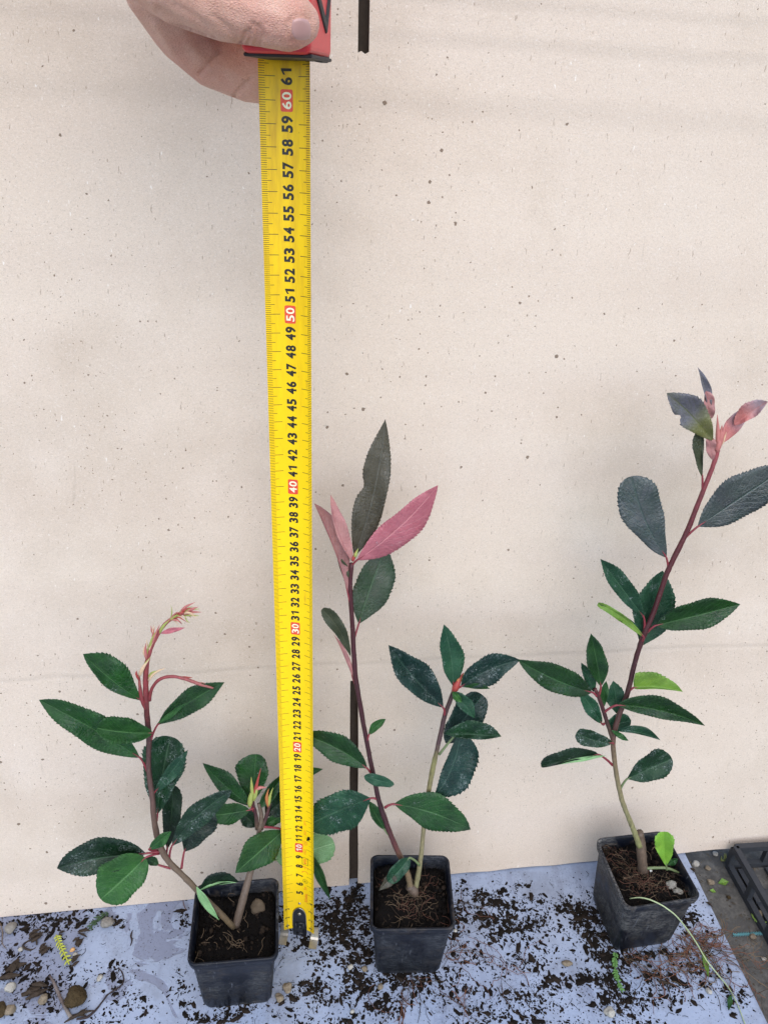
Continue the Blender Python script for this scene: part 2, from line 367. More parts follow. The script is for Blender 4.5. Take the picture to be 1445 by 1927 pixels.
LM = {
 'dark': leaf_mat('dark green leaf', (.004, .032, .005), (.013, .066, .010), (.05, .13, .04), .06),
 'deep': leaf_mat('deep green leaf', (.002, .012, .004), (.006, .026, .008), (.03, .06, .03), .3),
 'speck': leaf_mat('chalk spotted leaf', (.003, .024, .008), (.010, .045, .014), (.045, .10, .05), .95),
 'blue': leaf_mat('blue green leaf', (.003, .020, .014), (.010, .038, .026), (.04, .085, .06), .75, .3, .4),
 'mid': leaf_mat('mid green leaf', (.006, .048, .006), (.020, .092, .014), (.08, .19, .06), .06, .42),
 'bright': leaf_mat('bright green leaf', (.012, .070, .008), (.030, .115, .016), (.10, .22, .07), .06, .45),
 'lime': leaf_mat('lime leaf', (.20, .44, .045), (.27, .52, .06), (.16, .36, .04), 0, .45),
 'yellow': leaf_mat('yellow green leaf', (.13, .26, .03), (.20, .34, .05), (.25, .40, .10), 0, .45),
 'pale': leaf_mat('pale green leaf', (.17, .33, .13), (.24, .42, .19), (.30, .46, .24), 0, .5),
 'sage': leaf_mat('grey green leaf', (.007, .042, .020), (.022, .076, .036), (.07, .15, .085), .5, .34, .3),
 'olive': leaf_mat('olive leaf', (.016, .042, .014), (.045, .058, .036), (.07, .12, .06), .06, .34),
 'slate': leaf_mat('purple grey leaf', (.030, .052, .042), (.062, .066, .072), (.03, .06, .045), 0, .27, .7, mott=.9),
 'brown': leaf_mat('bronze brown leaf', (.060, .052, .030), (.090, .078, .050), (.13, .13, .11), .06, .36),
 'bronze': leaf_mat('bronze green leaf', (.030, .042, .016), (.050, .058, .028), (.10, .10, .06), 0, .4),
 'pink': leaf_mat('pink leaf', (.46, .12, .15), (.55, .17, .20), (.62, .26, .26), .12, .4),
 'rose': leaf_mat('dusky pink leaf', (.38, .17, .16), (.47, .23, .21), (.36, .11, .11), 0, .45),
 'blush': leaf_mat('pink leaf with lilac tip', (.50, .16, .15), (.56, .21, .18), (.55, .25, .22), 0, .4, tip=(.32, .27, .30), tipat=(.35, .8)),
 'lilac': leaf_mat('lilac grey leaf', (.15, .14, .16), (.24, .20, .23), (.2, .2, .12), 0, .3, tip=(.13, .125, .15), tipat=(.2, .5), mott=.9),
 'moss': leaf_mat('lilac leaf with mossy base', (.13, .14, .03), (.20, .19, .08), (.10, .12, .03), 0, .32, tip=(.14, .135, .16), tipat=(.3, .52)),
}
U_GREEN = leaf_mat('pale leaf underside', (.10, .20, .08), (.14, .26, .11), (.22, .36, .18), 0, .6)
U_PINK = leaf_mat('pink leaf underside', (.42, .20, .17), (.50, .27, .23), (.40, .12, .12), 0, .55)
PET_RED = plain('red petiole', (.20, .025, .035), .45); PET_GREEN = plain('green petiole', (.13, .17, .07), .5)
def stem_mat(name, cols, at):
    t = NT(name); sx = t.n('SeparateXYZ'); t.l(t.co('UV'), sx.inputs[0])
    q = t.n('ValToRGB'); e = q.color_ramp.elements
    while len(e) < len(cols): e.new(.5)
    for i, (c, a) in enumerate(zip(cols, at)): e[i].position = a; e[i].color = (*c, 1)
    nz = t.noise(t.co(), 260, 4, .7)
    t.l(t.math('ADD', sx.outputs[1], t.math('MULTIPLY', t.math('SUBTRACT', nz, .5), .12)), q.inputs[0])
    c = t.mix(t.ramp(t.noise(t.mp((1, 1, .3)), 700, 4, .7), .35, .7), q.outputs[0], t.mix(.5, q.outputs[0], (.03, .02, .015)))
    c = t.mix(t.ramp(t.noise(t.co(), 1500, 2, .5), .68, .75, (0, 0, 0, 1), (.5, .5, .5, 1)), c, (.42, .36, .28))
    t.set(c, .5, .4); t.bump(t.noise(t.mp((1, 1, .4)), 600, 4, .6), .5, .0006); return t.m
S_A = stem_mat('stem brown to red', [(.13, .09, .045), (.16, .11, .07), (.13, .07, .055), (.06, .02, .02), (.26, .045, .05), (.42, .10, .10)], [0, .2, .42, .56, .66, .95])
S_B = stem_mat('stem tan to dark red', [(.20, .15, .09), (.19, .13, .07), (.11, .03, .03), (.035, .008, .012), (.07, .012, .018)], [0, .13, .24, .42, 1])
S_B2 = stem_mat('stem olive to purple', [(.27, .25, .13), (.25, .20, .10), (.23, .22, .08), (.09, .05, .05), (.045, .02, .022)], [0, .4, .58, .66, 1])
S_C = stem_mat('stem green to crimson', [(.25, .25, .10), (.26, .22, .11), (.12, .06, .045), (.05, .012, .016), (.10, .014, .02), (.34, .07, .08)], [0, .22, .34, .5, .8, 1])
S_BARK = stem_mat('woody bark', [(.10, .07, .05), (.17, .12, .085), (.13, .09, .06)], [0, .5, 1])
S_C2 = stem_mat('dark side stem', [(.12, .08, .05), (.05, .015, .018), (.08, .02, .02)], [0, .4, 1])
S_RED = stem_mat('red shoot', [(.22, .03, .035), (.30, .055, .06), (.36, .12, .10)], [0, .6, 1])
B_PINK = plain('pink bud', (.44, .15, .13), .5); B_YEL = plain('yellow green bud', (.30, .34, .08), .5)
B_ORG = plain('orange bud', (.42, .15, .05), .5); B_RED = plain('red bud', (.34, .05, .04), .5); B_CREAM = plain('cream bud scale', (.60, .42, .26), .55)

PROF = {'obl': (1.3, .9), 'ov': (.92, .96), 'lance': (.8, 1.05), 'obov': (.95, .48), 'blunt': (.62, .36), 'basew': (.28, 1.0), 'round': (.55, .5)}
class Plant:
    def __init__(s, root, p0, lean, back=0.0):
        s.root = root; s.p0 = np.array(p0, float); a = R(lean)
        up = math.cos(a)*np.array([0, 0, 1.0]) + math.sin(a)*CNB
        s.n = np.cross(CE, up); s.n /= np.linalg.norm(s.n)
    def at(s, x, y, off=0.0): return on_plane(x, y, s.p0, s.n, off)
    def scale(s, x, y):                       # px per cm
        P = s.at(x, y); return FPX/((P-EYE)@_f)
    def stem(s, name, pts, rad, mat, off=None, sides=10, lump=.09, parent=None, label=None):
        off = off or [0]*len(pts)
        W = [s.at(x, y, o) for (x, y), o in zip(pts, off)]
        k = s.scale(*pts[len(pts)//2])
        o = MB().tube(W, [r*.86/k for r in rad], sides, 0, 5, True, lump).build(name, mat, parent or s.root)
        if label: o['label'] = label
        return o
    def leaf(s, bx, by, tx, ty, wl, wr, mat='dark', d=(.2, .6), prof='ov', bow=0, fold=.3, sag=0.0, tilt=0.0, pet=None, pd=0.0, under=None, teeth=True, petmat=None, name='leaf', label=None, wave=.16, curl=0.0, cup=0.0, notch=None):
        a, b = PROF[prof]; a *= rng.uniform(.92, 1.12); b *= rng.uniform(.9, 1.12); curl += rng.uniform(-.12, .3)*(teeth is True); bow += rng.uniform(-.02, .02)*math.hypot(tx-bx, ty-by); tm = a/(a+b); nm = (tm**a)*((1-tm)**b)
        dx, dy = tx-bx, ty-by; L = math.hypot(dx, dy); ux, uy = dx/L, dy/L; nx, ny = uy, -ux
        k = s.scale((bx+tx)/2, (by+ty)/2)
        nt = max(6, int(L/7.0)) if teeth else 9
        fold *= rng.uniform(.3, 1.7); tilt += rng.uniform(-.25, .25)*(wl+wr)/2/k*.5; wph = [rng.uniform(0, 6.28) for _ in range(4)]; jit = [rng.choice((.3, .7, 1, 1.2, 1.6)) for _ in range(nt+1)]
        rows = []
        for i in range(nt):
            rows += [(i+.02, 1-.032*jit[i]), (i+.62, 1.005), (i+.9, 1+.038*jit[i])] if teeth else [(i, 1), (i+.5, 1)]
        rows = [(r/nt, mu) for r, mu in rows]+[(1.0, 1.0)]
        us = [-1, -.72, -.42, -.14, 0, .14, .42, .72, 1]
        ph = rng.uniform(0, 6.28); V = []; UV = []
        wcm = (wl+wr)/2/k
        for tt, mu in rows:
            tt = min(max(tt, 0.0), 1.0); ww = ((tt**a)*((1-tt)**b)/nm) if 0 < tt < 1 else 0.0
            ww = max(ww, .012)
            bo = bow*4*tt*(1-tt)
            cx = bx+dx*tt+nx*bo; cy = by+dy*tt+ny*bo
            tbx = dx+nx*bow*4*(1-2*tt); tby = dy+ny*bow*4*(1-2*tt); tl = math.hypot(tbx, tby)
            lx, ly = tby/tl, -tbx/tl
            for u in us:
                e = mu if abs(u) == 1 else 1.0
                side = (wl if u < 0 else wr)*(1+.08*math.sin(5.5*tt+wph[0 if u < 0 else 1])+.05*math.sin(13*tt+wph[2 if u < 0 else 3]))
                if notch and (u < 0) == (notch[0] < 0): side *= 1-notch[2]*math.exp(-((tt-notch[1])/.06)**2)
                off = side*ww*abs(u)*e*(-1 if u > 0 else 1)
                # teeth lean towards the tip
                fwd = (mu-1)*18*ww if abs(u) == 1 else 0
                px, py = cx+lx*off+tbx/tl*fwd, cy+ly*off+tby/tl*fwd
                dep = d[0]+(d[1]-d[0])*tt+sag*4*tt*(1-tt)+fold*wcm*2*abs(u)*ww+tilt*u*ww + cup*wcm*u*u*ww
                dep += wave*ww*math.sin(6*tt*2+ph+u*1.3)*abs(u) - curl*max(0, tt-.6)**2*6
                V.append(s.at(px, py, dep)); UV.append((.5+u*.5, tt))
        V = np.array(V); m_ = len(us); F = []
        for i in range(len(rows)-1):
            for j in range(m_-1):
                q = i*m_+j; F.append((q, q+1, q+m_+1, q+m_))
        # orientation towards the camera
        c = V[len(V)//2]; A = V[F[len(F)//2][0]]; B = V[F[len(F)//2][1]]; D = V[F[len(F)//2][3]]
        nrm = np.cross(B-A, D-A)
        if nrm@(EYE-c) < 0: F = [f[::-1] for f in F]
        mb = MB(); mb.add(V, F, 0, UV)
        back = np.array([p + (p-EYE)/np.linalg.norm(p-EYE)*.028 for p in V])
        mb.add(back, [f[::-1] for f in F], 1, UV)
        nV = len(V); n_r = len(rows)
        loop = [i*m_ for i in range(n_r)]+[(n_r-1)*m_+j for j in range(1, m_)]+[i*m_+m_-1 for i in range(n_r-2, -1, -1)]+[j for j in range(m_-2, 0, -1)]
        for i in range(len(loop)):
            p, q = loop[i], loop[(i+1) % len(loop)]
            mb.f.append((p, q, q+nV, p+nV)); mb.mi.append(0)
        if pet:
            mx, my = (pet[0]+bx)/2+ny*2, (pet[1]+by)/2-nx*2
            pts = [s.at(pet[0], pet[1], pd), s.at(mx, my, (pd+d[0])/2), s.at(bx, by, d[0]-.02), s.at(bx+dx*.12+nx*bow*.42, by+dy*.12+ny*bow*.42, d[0]+(d[1]-d[0])*.12+sag*.42-.05)]
            mb.tube(pts, [2.7/k, 2.2/k, 1.9/k, .9/k], 6, 2, 3)
        pm = petmat or PET_RED
        o = mb.build(name, [LM[mat], under or U_GREEN, pm], s.root)
        if label: o['label'] = label
        return o
    def bud(s, pts, wpx, mat, name='bud', off=.1, label=None, parent=None):
        k = s.scale(*pts[0]); n = len(pts)
        offs = off if hasattr(off, '__len__') else [off]*n
        prof = [.55, 1, .9, .5, .08]
        o = MB().tube([s.at(x, y, q) for (x, y), q in zip(pts, offs)], [wpx*p/k for p in prof], 6, 0, 4).build(name, mat, parent or s.root)
        if label: o['label'] = label
        return o

# ------------------------------------------------------------------ pots
def pot_mat(name, seed, dusty=.55, dcol=(.20, .195, .19)):
    t = NT(name); v = t.mp(loc=(seed, seed*.7, 0))
    c = t.mix(t.noise(v, 30, 4, .6), (.0025, .0035, .007), (.007, .009, .015))
    fibre = t.noise(t.mp((.4, 1, 3.0), (0, .25, 0), loc=(seed, 0, 0)), 420, 4, .75, 1.4)
    msk = t.ramp(t.noise(v, 20, 5, .68), .46, .60)
    c = t.mix(t.math('MULTIPLY', t.math('MULTIPLY', t.ramp(fibre, .44, .60), msk), dusty), c, dcol)
    sc = t.ramp(t.noise(t.mp((1, 1, .12), (0, .7, 0)), 500, 2, .5), .66, .72)
    c = t.mix(t.math('MULTIPLY', sc, .25), c, (.25, .26, .29))
    c = t.mix(t.ramp(t.noise(v, 120, 3, .6), .62, .72, (0, 0, 0, 1), (.7, .7, .7, 1)), c, (.012, .010, .008))
    rg = t.mix(msk, (.38,)*3, (.75,)*3)
    mud = t.math('MULTIPLY', t.ramp(t.noise(v, 160, 4, .7), .45, .62), t.ramp(t.noise(t.mp(loc=(seed+3, 1, 2)), 34, 3, .6), .50, .64))
    c = t.mix(t.math('MULTIPLY', mud, .8), c, (.045, .034, .026))
    t.set(c, rg, .28); t.bump(t.noise(v, 300, 3, .6), .25, .0005); return t.m
M_SOIL = NT('potting soil'); t = M_SOIL
c = t.mix(t.noise(t.co(), 200, 5, .7), (.0015, .0013, .0012), (.009, .0065, .005))
t.set(c, .95, .15); t.bump(t.noise(t.co(), 500, 4, .7), .8, .002); M_SOIL = t.m
M_PEAT = plain('brown peat bit', (.022, .015, .010), .95, .15, .6, 300); M_FIB = plain('root fibre', (.165, .115, .07), .8, .2, .5, 60); M_ROOTR = plain('rusty root', (.17, .075, .045), .8, .2, .5, 60); M_FIBD = plain('dark root fibre', (.05, .034, .022), .85, .2, .5, 60); M_FIBR = plain('reddish root fibre', (.10, .045, .03), .8, .2, .5, 60)
M_CRUMB = plain('soil crumb', (.009, .0065, .0045), .95, .15, .6, 120)
M_PERL = plain('perlite grain', (.62, .60, .54), .9, .2, .12, 500, .001)
def rsq(half, r, n=6):
    out = []
    for cx, cy, a0 in ((1, 1, 0), (-1, 1, 90), (-1, -1, 180), (1, -1, 270)):
        for k in range(n+1):
            a = R(a0+90*k/n); out.append((cx*(half-r)+r*math.cos(a), cy*(half-r)+r*math.sin(a)))
    return out
PH = 6.79
def make_pot(root, c, yaw, mat, seed, soil_h):
    S, B = 3.12, 2.42; cc, ss = math.cos(yaw), math.sin(yaw)
    prof = [(B-.5, 0, .3, 0), (B-.08, 0, .45, 0), (B, .12, .5, 0), (B+(S-.28-B)*.45, 3.0, .55, 0), (S-.20, PH-1.0, .6, 0), (S-.16, PH-.72, .6, 0),
            (S-.03, PH-.66, .62, 0), (S+.02, PH-.35, .62, 0), (S+.04, PH-.05, .62, 0), (S, PH, .6, 0), (S-.10, PH, .55, 1), (S-.17, PH-.06, .5, 1), (S-.22, PH-.8, .5, 1), (B+.1, .6, .4, 1)]
    mb = MB(); V = []; n = 28; g = random.Random(seed)
    wl = [g.uniform(-.06, .06) for _ in range(8)]
    for h_, z, r, ins in prof:
        for i, (x, y) in enumerate(rsq(h_, r)):
            th = math.atan2(y, x); wq = 1+.012*math.sin(2*th+wl[0]*40)+.008*math.sin(5*th+wl[1]*40)*(z/PH)
            x, y = x*wq, y*wq
            V.append((c[0]+x*cc-y*ss, c[1]+x*ss+y*cc, z+.05*math.sin(2*th+wl[2]*60)*(z/PH)))
    F = []
    for j in range(len(prof)-1):
        for i in range(n):
            i2 = (i+1) % n; F.append((j*n+i, j*n+i2, (j+1)*n+i2, (j+1)*n+i))
    F.append(tuple(range(n))[::-1])
    F.append(tuple((len(prof)-1)*n+i for i in range(n)))
    mb.add(V, F); mb.build('pot', mat, root)
    # soil: lumpy sheet
    hs = S-.2-(PH-soil_h)*.1; N = 46; V = []; F = []
    ks = [(g.uniform(-hs, hs), g.uniform(-hs, hs), g.uniform(.25, .9), g.uniform(-.22, .28)) for _ in range(60)]
    for j in range(N+1):
        for i in range(N+1):
            x, y = -hs+2*hs*i/N, -hs+2*hs*j/N
            z = soil_h+sum(q*math.exp(-((x-a)**2+(y-b)**2)/(r*r)) for a, b, r, q in ks)*.8+g.uniform(-.07, .07)
            ex = max(abs(x), abs(y))/hs; z -= .25*max(0, ex-.85)/.15
            m2 = max(0, math.hypot(max(0, abs(x)-hs+.5), max(0, abs(y)-hs+.5))-.5)
            if m2 > 0: x *= 1-m2/hs; y *= 1-m2/hs
            V.append((c[0]+x*cc-y*ss, c[1]+x*ss+y*cc, z))
    for j in range(N):
        for i in range(N): q = j*(N+1)+i; F.append((q, q+1, q+N+2, q+N+1))
    mb = MB().add(V, F)
    for k in range(330):
        x, y = g.uniform(-hs+.15, hs-.15), g.uniform(-hs+.15, hs-.15); rr = g.choice((.05, .07, .1, .16))*g.uniform(.7, 1.3)
        mb.blob((c[0]+x*cc-y*ss, c[1]+x*ss+y*cc, soil_h+g.uniform(0, .18)), rr, 1 if g.random() < .3 else 0, 1, .5, g.random())
    mb.build('soil', [M_SOIL, M_PEAT], root)
    def loc(x, y, z): return np.array((c[0]+x*cc-y*ss, c[1]+x*ss+y*cc, z))
    return loc, hs
def fibres(root, loc, hs, soil_h, count, spots, seed, mats, thick=(.012, .03), name='root_fibres'):
    g = random.Random(seed); mb = MB()
    for k in range(count):
        if g.random() < .65 and spots: sx, sy, sr = g.choice(spots); x, y = g.gauss(sx, sr), g.gauss(sy, sr)
        else: x, y = g.uniform(-hs, hs), g.uniform(-hs, hs)
        a = g.uniform(0, 6.28); pts = []; z = soil_h+.12+g.uniform(0, .25); st = g.uniform(.12, .4)
        for i in range(g.randint(3, 7)):
            x = min(max(x, -hs+.05), hs-.05); y = min(max(y, -hs+.05), hs-.05)
            pts.append(loc(x, y, z)); a += g.gauss(0, .6); x += st*math.cos(a); y += st*math.sin(a); z += g.gauss(0, .07); z = max(z, soil_h+.03)
        mb.tube(pts, g.uniform(*thick), 4, g.randint(0, len(mats)-1), 2, False)
    o = mb.build(name, mats, root); o['kind'] = 'stuff'; return o
def surf_roots(root, polys, count, seed, mats, spread=.5, name='drainage_roots', thick=(.012, .03), z=.05):
    g = random.Random(seed); mb = MB()
    for k in range(count):
        W = catmull([on_z(*p) for p in g.choice(polys)], 5); i = int(min(.999, g.random()**1.5)*(len(W)-2))
        T = W[i+1]-W[i]; a = math.atan2(T[1], T[0])+g.gauss(0, .75); P = W[i]+np.array([g.gauss(0, spread), g.gauss(0, spread), z]); pts = []
        st = g.uniform(.18, .55); dr = g.gauss(0, .16)
        for q in range(g.randint(4, 12)):
            zz = z+abs(g.gauss(0, .12)); pts.append(np.array([P[0], P[1], zz])); a += dr+g.gauss(0, .32)
            P = P+np.array([st*math.cos(a), st*math.sin(a), 0])
        mb.tube(pts, g.uniform(*thick), 4, g.randint(0, len(mats)-1), 3, False)
    o = mb.build(name, mats, root); o['kind'] = 'stuff'; return o

PA, YA = np.array([-9.32, 34.83, 0]), .142
PB, YB = np.array([3.63, 37.88, 0]), .048
PC, YC = np.array([22.52, 40.99, 0]), .183
GRP = 'potted photinia shrubs on the board'
ra = thing('potted_shrub', PA, 'shortest leafy shrub with curled pink shoot tip, in black square pot left of tape', 'plant', GRP)
rb = thing('potted_shrub', PB, 'shrub with one large pink leaf and dark red stem, in pot right of tape', 'plant', GRP)
rc = thing('potted_shrub', PC, 'tallest shrub with slanting crimson stem, in tilted dusty pot near board edge', 'plant', GRP)
SH = 5.7
la, ha = make_pot(ra, PA, YA, pot_mat('black pot plastic, damp', 1.0, .85, (.115, .115, .112)), 3, SH)
lb, hb = make_pot(rb, PB, YB, pot_mat('black pot plastic, scuffed', 4.3, .75, (.08, .084, .093)), 5, SH+.1)
lc, hc = make_pot(rc, PC, YC, pot_mat('black pot plastic, dusty', 7.7, .95, (.17, .162, .148)), 9, SH+.25)
fibres(ra, la, ha, SH, 60, [(-.5, -1, .8)], 1, [M_FIB, M_CRUMB], (.008, .018))
fibres(rb, lb, hb, SH+.1, 140, [(-1.0, -1.2, .6), (.4, -.8, .6), (1.4, -.3, .7), (1, 1.2, .6), (.1, -.3, .5)], 2, [M_FIB, M_FIBD, M_FIBR], (.008, .020))
fibres(rc, lc, hc, SH+.25, 230, [(-.2, -1.2, .7), (-2, 1.6, .5), (-.8, 0, .7), (.8, -.7, .6), (-.2, -1.4, .5)], 3, [M_FIB, M_FIBD, M_FIBR], (.008, .022))

# ------------------------------------------------------------------ plant A (left)
A = Plant(ra, (PA[0]+1.0, PA[1], SH), 6)
A.stem('stem', [(440, 1745), (418, 1722), (385, 1690), (352, 1655), (318, 1621), (300, 1588), (291, 1545), (287, 1500), (280, 1446), (281, 1391), (277, 1345), (275, 1300), (276, 1255), (284, 1222), (299, 1191), (318, 1168), (343, 1155), (366, 1146)],
       [7.5, 7.5, 7.2, 7, 7, 7.2, 6.5, 6.2, 6, 6, 6.2, 6.2, 5.2, 4.4, 4.2, 3.6, 3, 1.6], S_A, [0, .1, .2, .2, .2, .1, 0, 0, 0, 0, 0, 0, .1, .2, .2, .3, .4, .5])
A.stem('stem', [(444, 1742), (452, 1712), (463, 1672), (474, 1630), (482, 1590), (489, 1560), (492, 1535), (487, 1512)], [9.5, 9.5, 8.5, 7.5, 6.5, 5.6, 4.6, 3.8], S_BARK, [-.3, -.8, -1.6, -2.5, -3.3, -3.8, -4.1, -4.2], label='woody grey brown second stem')
A.stem('twig', [(492, 1560), (502, 1535), (508, 1512)], [5, 4.5, 3.5], S_C2, [-3.9, -4.2, -4.4])
A.stem('twig', [(484, 1560), (482, 1535), (477, 1515), (476, 1500)], [5, 4.5, 3.8, 3], S_C2, [-3.9, -3.9, -3.9, -3.9])
A.stem('side_shoot', [(276, 1335), (268, 1318), (264, 1296), (262, 1274)], [4.5, 4.2, 3.6, 2.5], S_RED, [.05, .1, .1, .1])
A.stem('side_shoot', [(282, 1318), (284, 1303), (291, 1288), (304, 1277), (325, 1273), (350, 1278), (375, 1287), (402, 1295)], [4, 3.8, 3.6, 3.6, 3.6, 3.8, 4, 2], S_RED, [.1, .2, .3, .4, .5, .6, .7, .8])
A.leaf(266, 1318, 157, 1231, 16, 40, 'dark', (0, .3), pet=(277, 1345), bow=4, tilt=-.3)
A.leaf(264, 1426, 74, 1317, 33, 33, 'dark', (.1, .9), bow=-4, pet=(278, 1452), sag=.2)
A.leaf(288, 1379, 183, 1370, 22, 27, 'mid', (.5, 2.1), 'blunt', pet=(282, 1383), bow=2, cup=.3, teeth=True)
A.leaf(297, 1364, 423, 1284, 22, 22, 'dark', (.2, .8), bow=5, pet=(283, 1396), tilt=.3)
A.leaf(296, 1362, 352, 1322, 4, 6, 'mid', (.5, 1.0), teeth=False, name='folded_leaf_edge', label='pale folded leaf edge')
A.leaf(297, 1532, 322, 1386, 42, 38, 'speck', (-.5, -1.1), prof='obov', pet=(295, 1545), bow=3)
A.leaf(292, 1490, 354, 1411, 11, 13, 'sage', (-.1, .6), pet=(288, 1500), prof='lance', fold=.3)
A.leaf(315, 1598, 327, 1478, 18, 20, 'deep', (-.6, -1.2), prof='obov', pet=(312, 1612))
A.leaf(324, 1592, 437, 1487, 22, 23, 'speck', (.3, .9), bow=9, pet=(319, 1616), fold=.2)
A.leaf(347, 1603, 378, 1516, 24, 42, 'deep', (-.4, -1.1), pet=(342, 1634), prof='obov')
A.leaf(281, 1598, 323, 1564, 10, 11, 'mid', (.9, 1.4), teeth=False, prof='ov', pet=(296, 1600))
A.leaf(275, 1606, 108, 1634, 33, 40, 'speck', (.4, .9), bow=-4, pet=(303, 1602), prof='ov')
A.leaf(274, 1614, 190, 1692, 36, 44, 'bright', (.8, 2.0), 'round', pet=(300, 1606), petmat=PET_RED, bow=2, label='rounded bright green leaf facing the camera')
A.leaf(300, 1628, 272, 1614, 9, 10, 'dark', (.0, .0), pet=(322, 1634))
A.leaf(370, 1668, 413, 1732, 6, 9, 'pale', (.9, 1.0), 'lance', teeth=False, petmat=PET_GREEN, label='pale green leaf underside bent over the pot rim', fold=.2)
A.leaf(374, 1680, 450, 1660, 20, 3, 'deep', (.3, -.3), bow=8, under=U_GREEN, petmat=PET_GREEN)
A.leaf(372, 1678, 446, 1661, 2, 4, 'pale', (.4, -.2), bow=6, teeth=False, petmat=PET_GREEN, name='folded_leaf_edge', label='pale edge of the folded leaf')
A.leaf(473, 1517, 382, 1436, 14, 22, 'dark', (-3.8, -3.4), bow=3, pet=(477, 1526), pd=-3.9)
A.leaf(472, 1510, 482, 1419, 34, 26, 'dark', (-4.5, -5.2), prof='obov', pet=(480, 1530), pd=-4)
A.leaf(470, 1524, 396, 1535, 20, 22, 'mid', (-3.5, -2.4), 'blunt', pet=(478, 1520), pd=-3.9, bow=2)
A.leaf(535, 1562, 443, 1643, 28, 30, 'mid', (-4.8, -.5), bow=2, pet=(496, 1556), pd=-3.9)
A.leaf(488, 1522, 540, 1452, 12, 12, 'dark', (-4.2, -5.4), fold=.3)
A.leaf(500, 1535, 552, 1492, 22, 22, 'deep', (-5.0, -5.6))
A.leaf(484, 1556, 448, 1524, 16, 18, 'deep', (-4.4, -4.6))
A.leaf(490, 1556, 545, 1530, 9, 11, 'dark', (-4.6, -5.3))
A.leaf(548, 1458, 608, 1447, 8, 8, 'dark', (-5.8, -6.2), teeth=False)
A.leaf(520, 1618, 629, 1586, 32, 34, 'pale', (-5.4, -5.6), 'round', petmat=PET_GREEN, pet=(478, 1625), pd=-2.8, label='light green rounded leaf half hidden by the tape')
A.leaf(584, 1606, 622, 1694, 8, 9, 'dark', (-5.2, -4.6), 'lance', teeth=False, fold=.5)
for pts, wd, mt in [([(470, 1518), (472, 1500), (476, 1482)], 6, B_YEL), ([(478, 1500), (483, 1478), (491, 1446)], 4, B_RED), ([(476, 1500), (474, 1480), (473, 1462)], 4, B_YEL),
                    ([(480, 1486), (490, 1482), (502, 1482)], 4, B_PINK), ([(478, 1506), (482, 1488), (484, 1470)], 5, B_YEL), ([(506, 1516), (508, 1500), (514, 1482)], 4, B_YEL), ([(505, 1518), (502, 1500), (506, 1484)], 4, B_ORG)]:
    A.bud(pts, wd, mt, off=-3.7 if pts[0][0] < 500 else -4.3)
for pts, wd, mt in [([(340, 1156), (355, 1148), (374, 1142)], 4, B_PINK), ([(338, 1154), (350, 1142), (368, 1133)], 3, B_PINK), ([(330, 1160), (350, 1148), (376, 1146)], 3.4, B_YEL), ([(318, 1170), (330, 1158), (348, 1148)], 3.6, B_YEL),
                    ([(300, 1192), (308, 1178), (320, 1166)], 3.2, B_YEL), ([(276, 1240), (274, 1226), (275, 1210)], 3.4, B_PINK), ([(277, 1238), (271, 1228), (272, 1215)], 2.4, B_CREAM), ([(285, 1215), (292, 1196), (301, 1175)], 3.2, B_PINK), ([(282, 1220), (286, 1204), (294, 1188)], 2.4, B_YEL),
                    ([(345, 1155), (362, 1152), (380, 1152)], 3, B_PINK), ([(346, 1158), (362, 1158), (376, 1159)], 2, B_YEL), ([(348, 1158), (352, 1168), (359, 1173)], 1.3, B_YEL), ([(322, 1163), (324, 1152), (322, 1138)], 1.2, B_YEL),
                    ([(263, 1272), (270, 1256), (282, 1240)], 4, B_CREAM), ([(264, 1270), (272, 1252), (284, 1236)], 2.8, B_YEL), ([(262, 1280), (257, 1268), (258, 1262)], 2.4, B_RED), ([(280, 1280), (292, 1266), (312, 1257)], 3.2, B_CREAM), ([(280, 1274), (286, 1266), (296, 1262)], 2, B_YEL),
                    ([(340, 1274), (352, 1275), (363, 1275)], 2.2, B_RED), ([(372, 1286), (388, 1290), (404, 1296)], 4, B_RED), ([(376, 1290), (390, 1288), (402, 1292)], 2.4, B_CREAM)]:
    A.bud(pts, wd, mt, off=[.25, .4, .5])
for k in range(16):
    f = rng.random(); bx, by = (318+26*f, 1168-14*f); ex, ey = bx+rng.uniform(14, 34), by-rng.uniform(-12, 20)
    A.bud([(bx, by), ((bx+ex)/2+rng.uniform(-3, 3), (by+ey)/2-rng.uniform(1, 7)), (ex, ey)], rng.uniform(1.3, 2.6), rng.choice((B_YEL, B_PINK, B_RED, B_CREAM)), off=[.3, .4+rng.uniform(-.2, .3), .5+rng.uniform(-.3, .4)])
for k in range(7):
    f = rng.random(); bx, by = (278+16*f, 1240-50*f); ex, ey = bx+rng.uniform(-8, 8), by-rng.uniform(14, 30)
    A.bud([(bx, by), ((bx+ex)/2-2, (by+ey)/2), (ex, ey)], rng.uniform(1.4, 2.6), rng.choice((B_YEL, B_PINK, B_CREAM)), off=[.2, .3, .4])
A.leaf(303, 1192, 349, 1181, 5, 5, 'pink', (.22, .5), 'lance', teeth=False, label='small pink young leaf')
sb = MB().blob((-8.0, 36.4, SH+.35), .55, 0, 3, .3, 4, (1, .8, .9)); sb.build('soil_lump', plain('grey brown soil lump', (.10, .075, .05), .95, .1, .4, 200, .002), ra)

